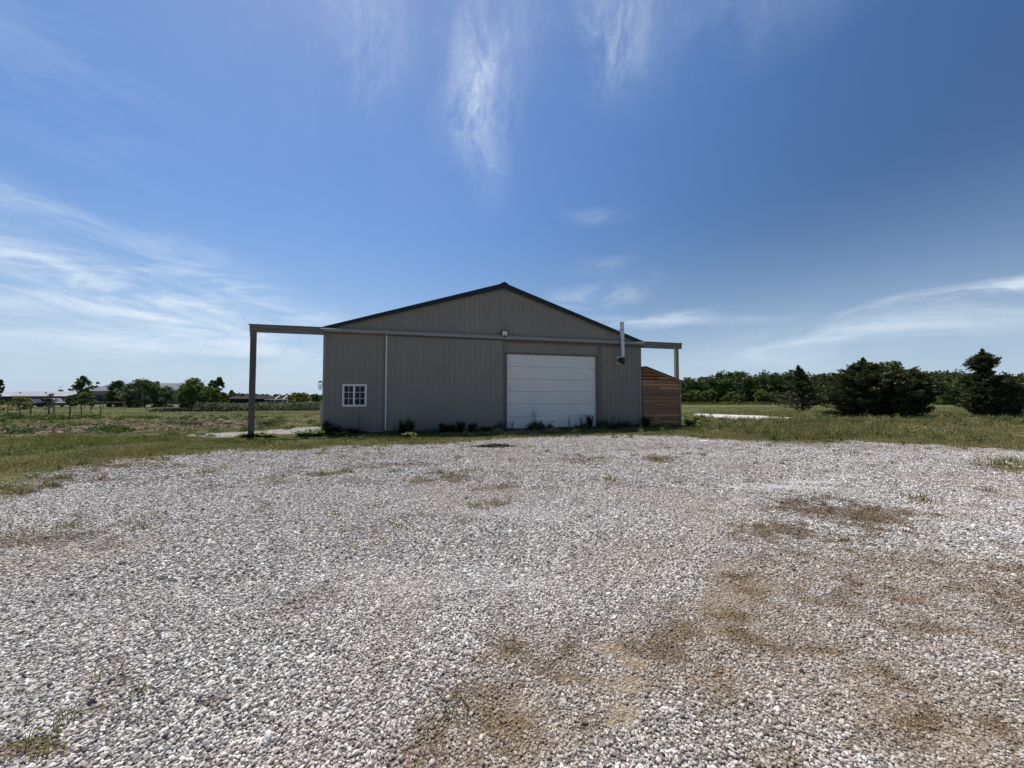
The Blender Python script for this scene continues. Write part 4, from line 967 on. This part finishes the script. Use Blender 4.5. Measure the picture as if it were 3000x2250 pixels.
# ------------------------------------------------------------------ cedars on the right
def cedar(px, Y, ytop, wpx, label, spire=0.28, name='cedar_tree', sparse=0.0, n_br=150, seed=0, lean=0.0, asym=(1.0, 1.0), base=0.03, bulge=0.35, group='cedars by the tall grass', sp=0.165, prf=None, dn=62):
    X = (px-1500)/F*Y; H = wp(px, ytop, Y)[2]; w = wpx/F*Y
    t = thing(name, label, 'tree', (X, Y, 0), 0, group)
    mb = MB(); mb.tube([(0, 0, -0.1), (lean*0.4, 0, H*0.5), (lean, 0, H*0.97)], [0.035*H*0.6+0.05, 0.02*H*0.6+0.03, 0.012], 8)
    db = MB(); parts = []
    for i in range(n_br):
        q = (i+rng.random())/n_br
        tz = base+(1-base)*(q**0.92)
        if tz < 1-spire: prof = min(1.0, 0.55+(tz/bulge)*0.45) if tz < bulge else 1-0.55*((tz-bulge)/(1-spire-bulge))**1.6
        else: prof = 0.45*(1-(tz-(1-spire))/spire)**0.8*(0.85+0.35*math.sin(tz*60+seed)) 
        if prf: prof = float(np.interp(tz, [p_[0] for p_ in prf], [p_[1] for p_ in prf]))
        a = i*2.39996+rng.normal(0, 0.3)
        sx = asym[1] if math.cos(a) > 0 else asym[0]
        L = max(0.05, w/2*prof*rng.choice([rng.uniform(0.5, 0.95), rng.uniform(0.85, 1.22)])*(sx if abs(math.cos(a)) > 0.3 else 1))
        up_ = rng.uniform(0.12, 0.42) if tz < 0.75 else rng.uniform(0.25, 0.7)
        b = np.array([lean*tz, 0, H*tz*0.97]); d = np.array([math.cos(a), math.sin(a)*0.85, up_]); d /= np.linalg.norm(d)
        e = b+d*L; e[2] = max(0.12, e[2]-0.10*L)
        (db if sparse and tz < 0.42 else mb).tube([b, (b+e)/2+np.array([0, 0, -0.05*L]), e], [0.012+0.012*L, 0.010+0.006*L, 0.004], 4, cap=False)
        k = int((0.3+L)*dn*(1-(sparse*0.72 if tz < 0.42 else 0)))+6
        s = rng.uniform(0.12, 1.04, k)**0.8
        cc = b+(e-b)*s[:, None]+rng.normal(0, 1, (k, 3))*np.array([0.16, 0.16, 0.10])*(0.12+0.88*min(1, L*1.2))*(1.15-0.5*s[:, None])
        cc[:, 2] = np.maximum(cc[:, 2], 0.08)
        A_ = d[None]*0.9+rng.normal(0, 0.45, (k, 3)); A_ /= np.linalg.norm(A_, axis=1, keepdims=True)
        B_ = np.cross(A_, rand_unit(k)); sz = sp*(0.45+0.55*min(1, L*1.3))*rng.uniform(0.4, 1.0, (k, 1))
        parts.append(quads(cc, A_*sz, B_*sz*0.40))
    mb.build('trunk', M['bark'], t)
    if db.v: db.build('dead_branches', M['deadwood'], t)
    V, Q = merge(parts); npmesh('crown', V, Q, M['cedar'], t)
    return t
cedar(2350, 47.0, 1066, 150, 'lone spire-topped cedar with bare brown lower branches', sparse=1.0, n_br=150, seed=1, lean=-0.4, sp=0.22, dn=46, prf=[(0.03,.6),(0.12,1),(.25,.92),(.42,.66),(.55,.5),(.64,.28),(.72,.17),(.82,.2),(.9,.12),(1,.02)])
cedar(2535, 33.0, 1043, 200, 'broad dark cedar with a crooked pointed tip beside the round clump', n_br=330, seed=2, lean=-0.1, asym=(1.15, 1.0), prf=[(0,.85),(.3,1),(.55,.92),(.68,.66),(.76,.34),(.82,.30),(.87,.16),(.92,.07),(1,.01)])
cedar(2494, 33.8, 1100, 84, 'lower cedar hugging the left flank of the broad clump', spire=0.18, n_br=200, seed=3, bulge=0.45)
cedar(2650, 32.6, 1082, 160, 'dense round cedar on the right of the broad clump', spire=0.10, n_br=300, seed=4, bulge=0.45)
cedar(2590, 31.6, 1092, 150, 'squat dark cedar at the front of the broad clump', spire=0.10, n_br=200, seed=14, bulge=0.45)
tree(2612, 36.5, 1055, 92, 'leaf_dark', 'rounded leafy tree poking up behind the broad cedar clump', lsize=0.085, ncl=70, crown0=0.35)
cedar(2888, 33.0, 1016, 128, 'tallest cedar with wide tiers near the right edge', n_br=300, seed=5, lean=-0.15, prf=[(0,.62),(.12,.9),(.3,.9),(.5,.74),(.6,.44),(.66,.24),(.70,.36),(.75,.60),(.79,.50),(.84,.36),(.88,.24),(.92,.15),(.96,.07),(1,.02)])
cedar(2950, 33.6, 1096, 72, 'dark bushy cedar right of the tallest one', spire=0.12, n_br=260, seed=6, bulge=0.4)
cedar(2868, 32.5, 1130, 64, 'small dense cedar tucked at the left foot of the tallest cedar', spire=0.1, n_br=160, seed=9, bulge=0.4)

# ------------------------------------------------------------------ the wood behind, one mass
parts, parts2 = [], []; tr_ = MB()
def wood_top(px):
    if px < 2100: return 1113-(px-1990)*0.19 if px > 1990 else 1113
    return 1091+6*math.sin(px*0.013)+4*math.sin(px*0.037+1)
for row, (dY, nT) in enumerate(((0, 74), (7, 66), (15, 56))):
    for i in range(nT):
        px = 1900+(3500-1900)*(i+rng.uniform(0.1, 0.9))/nT; Y = 118+dY+rng.normal(0, 1.5)-(px-2000)*0.012
        H = wp(px, wood_top(px), Y)[2]*rng.uniform(0.80, 1.02)*(0.95 if row == 0 else 1.0); X = (px-1500)/F*Y; w = rng.uniform(5.0, 8.5)
        pts = crown_points(H*0.93, w-1, w-1, H*0.04, 26, 34, 1.35)+np.array([X, Y, 0])
        V, Q = leaf_cloud(pts, 0.30, 0.2, 0.65)
        (parts if rng.random() < 0.62 else parts2).append((V, Q))
        tr_.tube([(X, Y, 0), (X+rng.normal(0, .4), Y, H*0.6)], [0.22, 0.08], 5)
bigmesh(parts, 'woods', M['wood_dark'], 'dense dark green wood beyond the field', 'woods')
bigmesh(parts2, 'woods', M['wood_mid'], 'mid green trees mixed through the wood beyond the field', 'woods')
o = tr_.build('wood_trunks', M['bark']); tag(o, 'dim trunks inside the wood', 'woods', kind='stuff')
labs = [(2010, 1150, 50, 'low pale shrub at wood edge right beside the shed'), (2040, 1143, 55, 'wide pale green shrub at the wood edge, second from the shed'), (2078, 1140, 48, 'rounded pale shrub at the wood edge, third from the shed'),
        (2145, 1148, 60, 'bright shrub below the tallest part of the wood'), (2232, 1142, 50, 'bright shrub halfway between shed and bare-branched cedar'), (2262, 1150, 40, 'small bright shrub left of the bare-branched cedar'),
        (2775, 1122, 60, 'light green tree at wood edge seen between the cedar clumps'), (2815, 1108, 60, 'tall light green tree left of the tallest cedar'), (2430, 1128, 60, 'light green tree between lone cedar and broad clump')]
for px, yt, w, lab in labs:
    tree(px, 112-(px-2000)*0.01, yt, w, 'leaf_light' if yt > 1125 else 'leaf_mid', lab, 'light shrubs along the wood edge', name='shrub', cat='shrub', crown0=0.03, lsize=0.24, ncl=34)
# rough grass at the foot of the wood
x = rng.uniform(45, 190, 9000); y = rng.uniform(104, 114, 9000)
bigmesh([blades(x, y, rng.uniform(0.3, 1.1, 9000), np.full(9000, 0.16))], 'rough_grass', M['grass'], 'rough grass strip at the foot of the wood', 'grass')

# ------------------------------------------------------------------ left background
# low pale-roofed house
def gable_house(name, label, cat, px0, px1, Y, yr, ye, depth, roofm, wallm, rz=0.0, oh=0.4, hip=0.0):
    X0 = (px0-1500)/F*Y; X1 = (px1-1500)/F*Y
    ze = wp(px0, ye, Y)[2]; zr = wp(px0, yr, Y+depth/2)[2]; L = X1-X0
    t = thing(name, label, cat, (X0, Y, 0), rz)
    mb = MB(); mb.box(0, L, 0, depth, -0.1, ze); mb.prism_x([(0, ze), (depth, ze), (depth/2, zr-0.1)], 0.02, L-0.02); mb.build('wall', M[wallm], t)
    mb = MB()
    mb.add([(-oh, -oh, ze-0.05), (L+oh, -oh, ze-0.05), (L+oh-hip, depth/2, zr), (-oh+hip, depth/2, zr), (L+oh, depth+oh, ze-0.05), (-oh, depth+oh, ze-0.05),
            (-oh, -oh, ze-0.2), (L+oh, -oh, ze-0.2), (L+oh-hip, depth/2, zr-0.15), (-oh+hip, depth/2, zr-0.15), (L+oh, depth+oh, ze-0.2), (-oh, depth+oh, ze-0.2)],
           [(0,1,2,3), (3,2,4,5), (6,9,8,7), (9,11,10,8), (0,6,7,1), (1,7,8,2), (2,8,10,4), (4,10,11,5), (5,11,9,3), (3,9,6,0)])
    r_ = mb.build('roof', M[roofm], t)
    return t, r_, L, ze, zr
h, r_, L, ze, zr = gable_house('ranch_house', 'low pale-roofed ranch house at the far left edge', 'house', -140, 196, 108, 1147, 1160, 9, 'roof_white', 'wall_grey')
for fx in (0.62, 0.80, 0.925): mb = MB(); mb.box(L*fx-0.9, L*fx+0.9, -0.06, -0.01, 0.9, 2.1); w_o = mb.build('window', M['glass'], h); mb = MB(); mb.box(L*fx-1.0, L*fx+1.0, -0.09, -0.062, 0.8, 0.88); mb.build('sill', M['white'], w_o)
mb = MB(); mb.box(L*0.5, L*0.5+1, -0.06, -0.01, 0, 2.05); mb.build('door', M['wall_pale'], h)
for fx in (0.49, 0.72): mb = MB(); mb.tube([(L*fx, 2.6, zr-0.9), (L*fx, 2.6, zr-0.25)], 0.16, 8); mb.build('vent_pipe', M['roof_brown'], r_)
mb = MB()
for fx in (0.69, 0.73): mb.add([(L*fx, 0.8, ze+0.24), (L*fx+1.1, 0.8, ze+0.24), (L*fx+1.1, 2.0, ze+0.60), (L*fx, 2.0, ze+0.60), (L*fx, 0.8, ze+0.10), (L*fx+1.1, 0.8, ze+0.10), (L*fx+1.1, 2.0, ze+0.3), (L*fx, 2.0, ze+0.3)], [(0,1,2,3),(4,7,6,5),(0,4,5,1),(1,5,6,2),(2,6,7,3),(3,7,4,0)])
mb.build('skylight', M['white'], r_)
# front gable wing at the left edge
mb = MB(); mb.prism_y([(L*0.22, 0), (L*0.52, 0), (L*0.52, ze-0.1), (L*0.32, ze+0.75), (L*0.22, ze+0.4)], -6, -0.1); mb.build('wing_wall', M['wall_grey'], h)
mb = MB(); mb.prism_y([(L*0.545, ze-0.22), (L*0.545, ze-0.1), (L*0.32, ze+0.98), (L*0.32, ze+0.85)], -6.4, 2.0); mb.prism_y([(L*0.2, ze+0.3), (L*0.2, ze+0.42), (L*0.32, ze+0.98), (L*0.32, ze+0.85)], -6.4, 2.0); mb.build('wing_roof', M['roof_white'], h)
# grey machine shed
h, r_, L, ze, zr = gable_house('machine_shed', 'long grey metal shed with pale roof behind the left shrubs', 'shed', 256, 522, 118, 1123, 1145, 15, 'roof_grey', 'wall_grey', rz=R(-3))
mb = MB(); mb.box(L*0.72, L*0.84, -0.08, -0.01, 0, 3.2); mb.build('door', M['roof_grey'], h)
mb = MB(); mb.box(L*0.12, L*0.2, -0.08, -0.01, 0, 2.2); mb.build('door', M['wall_pale'], h)
# low brown long roof far behind the post
h, r_, L, ze, zr = gable_house('old_barn', 'low dark old barn with brown roof far behind the wooden post', 'barn', 664, 800, 150, 1160, 1168, 9, 'roof_brown', 'roof_brown')
h, r_, L, ze, zr = gable_house('low_shed', 'long low weathered shed beyond the weeds left of the yellowish bush', 'shed', 790, 905, 140, 1162, 1169, 7, 'roof_brown', 'wall_grey')
# cars
def car(px0, px1, Y, body, label, tall=1.55):
    X0 = (px0-1500)/F*Y; L = (px1-px0)/F*Y; L = max(4.2, L)
    t = thing('parked_car', label, 'car', (X0, Y, 0), R(3))
    W_ = 1.8; k = L/4.6
    mb = MB(); mb.prism_y([(0.05, 0.35), (0.0, 0.7), (0.15, 0.95), (1.0*k, 1.02), (3.9*k, 1.02), (4.55*k, 0.85), (4.6*k, 0.45), (4.5*k, 0.3), (0.2, 0.3)], 0, W_); mb.build('body', M[body], t, bevel=0.05)
    mb = MB(); mb.prism_y([(0.75*k, 1.0), (1.55*k, tall), (3.5*k, tall), (4.2*k, 1.0)], 0.12, W_-0.12); cb = mb.build('cabin', M[body], t, bevel=0.05)
    for a_, b_ in ((1.15, 2.3), (2.4, 3.75)):
        mb = MB(); mb.prism_y([(a_*k, 1.06), ((a_+0.42 if a_ < 2 else a_)*k, tall-0.09), ((b_ if a_ < 2 else b_-0.35)*k, tall-0.09), (b_*k, 1.06)], 0.095, 0.125); mb.build('window', M['glass'], cb)
    for a_ in (0.9, 3.75):
        for y_ in (-0.02, W_-0.18):
            mb = MB(); mb.tube([(a_*k, y_, 0.33), (a_*k, y_+0.2, 0.33)], 0.33, 16); wh = mb.build('wheel', M['tyre'], t)
            mb = MB(); mb.tube([(a_*k, y_-0.012, 0.33), (a_*k, y_+0.212, 0.33)], 0.19, 12); mb.build('rim', M['galv'], wh)
    for y_ in (0.15, W_-0.45): mb = MB(); mb.box(-0.02, 0.06, y_, y_+0.3, 0.62, 0.76); mb.build('headlight', M['lens'], t)
    return t
car(100, 162, 76, 'car_silver', 'silver minivan parked before the low house', 1.7)
car(36, 92, 74, 'car_navy', 'dark navy car parked left of the silver van', 1.5)

# trees and shrubs at the left
G1 = 'trees round the far farm buildings'
tree(240, 96, 1103, 52, 'leaf_dark', 'open round-crowned tree between the low house and grey shed', G1, crown0=0.28, lsize=0.20, ncl=44, dens=0.8)
tree(0, 98, 1113, 18, 'leaf_dark', 'dark tree cut off by the left edge above the low house', G1, crown0=0.4, lsize=0.2, ncl=26)
tree(215, 84, 1158, 40, 'leaf_dark', 'small dark bush against the right end of the low house', G1, crown0=0.05, lsize=0.16, ncl=26, name='bush', cat='bush')
tree(250, 80, 1150, 60, 'leaf_mid', 'rounded bush under the open tree in front of the grey shed', G1, crown0=0.05, lsize=0.16, ncl=34, name='bush', cat='bush')
tree(344, 76, 1114, 62, 'leaf_dark', 'upright dense bush in front of the grey shed', G1, crown0=0.02, lsize=0.16, ncl=60, name='bush', cat='bush')
tree(425, 73, 1112, 118, 'leaf_grey', 'broad ragged grey-green shrub hiding the middle of the grey shed', G1, crown0=0.0, lsize=0.15, ncl=110, name='shrub', cat='shrub', dens=1.1)
tree(486, 75, 1134, 60, 'leaf_grey', 'lower grey-green shrub right of the broad one', G1, crown0=0.0, lsize=0.15, ncl=44, name='shrub', cat='shrub')
tree(568, 70, 1110, 92, 'leaf_mid', 'full green tree at the right end of the grey shed', G1, crown0=0.0, lsize=0.15, ncl=90, dens=1.1)
tree(612, 72, 1132, 70, 'leaf_mid', 'lower green bush between the full tree and the narrow tree', G1, crown0=0.0, lsize=0.15, ncl=50, name='bush', cat='bush')
tree(640, 82, 1107, 38, 'leaf_dark', 'tall narrow dark tree right of the full green tree', G1, crown0=0.05, lsize=0.17, ncl=40)
tree(622, 84, 1116, 34, 'leaf_dark', 'dark tree peering between the full tree and the narrow tree', G1, crown0=0.1, lsize=0.17, ncl=34)
tree(655, 76, 1148, 34, 'leaf_mid', 'low bush at the foot of the narrow tree', G1, crown0=0.0, lsize=0.15, ncl=30, name='bush', cat='bush')
tree(590, 52, 1185, 40, 'leaf_light', 'low bright bush on the lawn before the full green tree', G1, crown0=0.0, lsize=0.09, ncl=30, name='bush', cat='bush')
tree(681, 200, 1144, 20, 'leaf_dark', 'tiny far tree on the skyline right of the narrow tree', G1, crown0=0.3, lsize=0.4, ncl=18)
tree(712, 220, 1152, 18, 'leaf_dark', 'tiny far tree on the skyline just left of the wooden post', G1, crown0=0.2, lsize=0.4, ncl=18)
tree(282, 170, 1120, 22, 'leaf_dark', 'far tree peering over the left end of the grey shed', G1, crown0=0.3, lsize=0.35, ncl=20)
tree(878, 78, 1149, 80, 'leaf_yellow', 'rounded yellow-green bush beyond the weeds left of the barn', G1, crown0=0.0, lsize=0.15, ncl=70, name='bush', cat='bush')
tree(918, 92, 1155, 50, 'leaf_dark', 'dark bush showing right of the yellow-green one', G1, crown0=0.0, lsize=0.18, ncl=34, name='bush', cat='bush')
tree(812, 180, 1156, 26, 'leaf_dark', 'far dark tree behind the white frame', G1, crown0=0.1, lsize=0.35, ncl=20)
tree(175, 150, 1141, 24, 'leaf_dark', 'low far bush behind the roof of the low house', G1, crown0=0.3, lsize=0.25, ncl=8, dens=0.5, name='bush', cat='bush')
# bare tree over the house roof
X = (176-1500)/F*118; t = thing('bare_tree', 'leafless thin tree above the low house roof', 'tree', (X, 118, 0)); mb = MB(); limbs(mb, wp(176, 1122, 118)[2], 1.3, 0.09, 9, z0=0.45); mb.build('trunk', M['deadwood'], t)
# tall weeds bank behind the lawn
x = rng.uniform(-46, -24, 26000); y = rng.uniform(50, 60, 26000); r = x/y; k = (r > -0.80) & (r < -0.42)
x, y = x[k], y[k]; h = 0.5+0.9*fbm(x*0.3, y*0.3, 71); pts = np.stack([x, y, h*rng.random(len(x))**0.7], 1)
V, Q = leaf_cloud(pts, 0.12, 0.1, 0.5)
o = npmesh('tall_weeds', V, Q, M['leaf_grey']); tag(o, 'bank of tall grey-green weeds behind the left lawn', 'weeds', kind='stuff')
x = rng.uniform(-44, -34, 2500); y = rng.uniform(47, 52, 2500); 
V, Q = leaf_cloud(np.stack([x, y, 0.35*rng.random(2500)], 1), 0.12, 0.1, 0.5); k = (V[:, 0] > -1e9)
o = npmesh('brush_heap', V, Q, M['char']); tag(o, 'low heap of dark brush before the tall weeds', 'brush', kind='stuff')
# distant treeline
parts = []
for i in range(150):
    px = -300+1500*(i+rng.random())/150; Y = rng.uniform(330, 420); X = (px-1500)/F*Y; H = wp(px, 1160+rng.normal(0, 2.5), Y)[2]
    pts = crown_points(H, 14, 9, 0, 14, 14, 2.2)+np.array([X, Y, 0]); parts.append(leaf_cloud(pts, 0.95, 0.2, 0.7))
bigmesh(parts, 'distant_treeline', M['leaf_dark'], 'low dark treeline on the horizon left of the barn', 'woods')
# white frame and white A-frame
def tube_thing(name, label, cat, segs, m, r=0.035):
    p0 = segs[0][1][0]; t = thing(name, label, cat, (p0[0], p0[1], 0))
    for nm, pts in segs:
        mb = MB(); mb.tube([(p[0]-p0[0], p[1]-p0[1], p[2]) for p in pts], r, 6); mb.build(nm, m, t)
    return t
Y = 66
tube_thing('canopy_frame', 'bare white pipe canopy frame beyond the tall weeds', 'frame',
    [('leg', [(*wp(806, 1170, Y)[:2], 0), wp(806, 1170, Y)]), ('leg', [(*wp(829, 1170, Y)[:2], 0), wp(829, 1170, Y)]),
     ('rafter', [wp(806, 1170, Y), wp(820, 1158, Y+3)]), ('rafter', [wp(829, 1170, Y), wp(842, 1158, Y+3)]), ('rail', [wp(775, 1171, Y), wp(842, 1170, Y)]),
     ('leg', [(*wp(842, 1170, Y+3)[:2], 0), wp(842, 1158, Y+3)])], M['white'], 0.05)
Y = 60
tube_thing('swing_frame', 'white A-shaped frame standing before the full green tree', 'frame',
    [('leg', [(*wp(563, 1170, Y)[:2], 0), wp(576, 1176, Y)]), ('leg', [(*wp(590, 1170, Y)[:2], 0), wp(579, 1176, Y)]), ('rail', [wp(576, 1176, Y), wp(579, 1176, Y)]), ('rail', [wp(569, 1187, Y), wp(585, 1187, Y)])], M['wall_pale'], 0.05)
# far pipe gate
Y = 58
tube_thing('pipe_gate', 'long pale pipe rail on dark posts before the left shrubs', 'gate',
    [('post', [(*wp(303, 1179, Y)[:2], 0), wp(303, 1177, Y)]), ('post', [(*wp(365, 1179, Y)[:2], 0), wp(365, 1177, Y)]), ('post', [(*wp(270, 1179, Y)[:2], 0), wp(270, 1179, Y)]),
     ('rail', [wp(270, 1179, Y-.1), wp(301, 1178.5, Y-.1)]), ('rail', [wp(308, 1178.5, Y-.1), wp(364, 1178.5, Y-.1)])], M['post_pale'], 0.05)
# garden posts and beds
for i, (px, yb, yt, th_, lab) in enumerate([(22,1218,1177,.035,'leftmost thin stake by the left edge'), (90,1229,1187,.035,'thin stake right of the leafy young tree'), (144,1226,1168,.045,'stake amid the second garden bed'),
        (158,1214,1184,.07,'stout grey post behind the second garden bed'), (204,1229,1179,.045,'dark stake at the right end of the second bed'), (238,1217,1183,.04,'stake at the left end of the third bed'),
        (267,1215,1189,.03,'short thin stake in the third bed'), (293,1216,1179,.04,'dark stake at the right end of the third bed')]):
    c = gp(px, yb); H = (yb-yt)/F*c[1]
    t = thing('garden_stake', lab, 'stake', (c[0], c[1], 0), 0, 'stakes in the garden beds')
    mb = MB(); mb.tube([(0, 0, -0.1), (rng.normal(0, 0.04), 0, H*0.5), (rng.normal(0, 0.06), 0, H)], th_, 6); mb.build('stake', M['post'] if i != 3 else M['post_pale'], t)
def bed(px, py, wpx, h, leaf, label):
    c = gp(px, py); w = wpx/F*c[1]; n = int(900*w/2)
    p = np.stack([rng.normal(0, w/4, n), rng.normal(0, 0.3, n), 0], 1) if False else np.stack([rng.uniform(-w/2, w/2, n), rng.normal(0, 0.28, n), np.zeros(n)], 1)
    hh = h*(0.35+0.9*fbm((p[:, 0]+c[0])*1.2, p[:, 1]*1.2, 5)); p[:, 2] = hh*rng.random(n)
    t = thing('garden_plants', label, 'plants', (c[0], c[1], 0), 0, 'leafy clumps in the garden beds')
    V, Q = leaf_cloud(p, 0.055, 0.3, 0.55); npmesh('leaves', V, Q, M[leaf], t)
    mb = MB()
    for k in range(6): a = rng.uniform(-w/2, w/2); mb.tube([(a, 0, -.02), (a+.05, 0, h*.6)], 0.008, 4)
    mb.build('stem', M['weed'], t)
bed(42, 1228, 44, 0.45, 'leaf_dark', 'dark leafy clump under the leftmost young tree')
bed(78, 1229, 20, 0.25, 'weed', 'small green clump beside the second stake')
bed(152, 1230, 66, 0.40, 'leaf_mid', 'green leafy clump in the second garden bed')
bed(212, 1228, 24, 0.2, 'weed', 'low clump right of the dark stake')
bed(262, 1224, 66, 0.30, 'leaf_mid', 'leafy clump round the third bed stakes')
bed(320, 1262, 60, 0.30, 'weed', 'weedy clump on the left of the bare strip')
bed(358, 1268, 22, 0.35, 'leaf_mid', 'green clump at the front of the bare strip')
bed(800, 1247, 30, 0.4, 'leaf_mid', 'leafy clump on the bare strip right of the post')
bed(775, 1249, 24, 0.35, 'leaf_dark', 'dark clump against the right side of the post')
bed(560, 1247, 30, 0.3, 'weed', 'weedy clump on the bare strip left of the post')
bed(55, 1271, 44, 0.25, 'weed', 'weedy clump at the left edge of the bare strip')
tree(60, 33, 1163, 72, 'leaf_yellow', 'young leafy tree with thin trunk by the left edge', 'young trees in the garden beds', crown0=0.35, lsize=0.055, ncl=24, trunk_r=0.04, name='young_tree', dens=0.8)
tree(146, 33, 1150, 34, 'leaf_grey', 'spindly young tree in the second garden bed', 'young trees in the garden beds', crown0=0.3, lsize=0.05, ncl=12, trunk_r=0.03, name='young_tree', dens=0.6)
tree(6, 45, 1170, 22, 'leaf_yellow', 'leafy sapling cut by the left edge of the view', 'young trees in the garden beds', crown0=0.1, lsize=0.07, ncl=14, trunk_r=0.03, name='young_tree', dens=0.6)
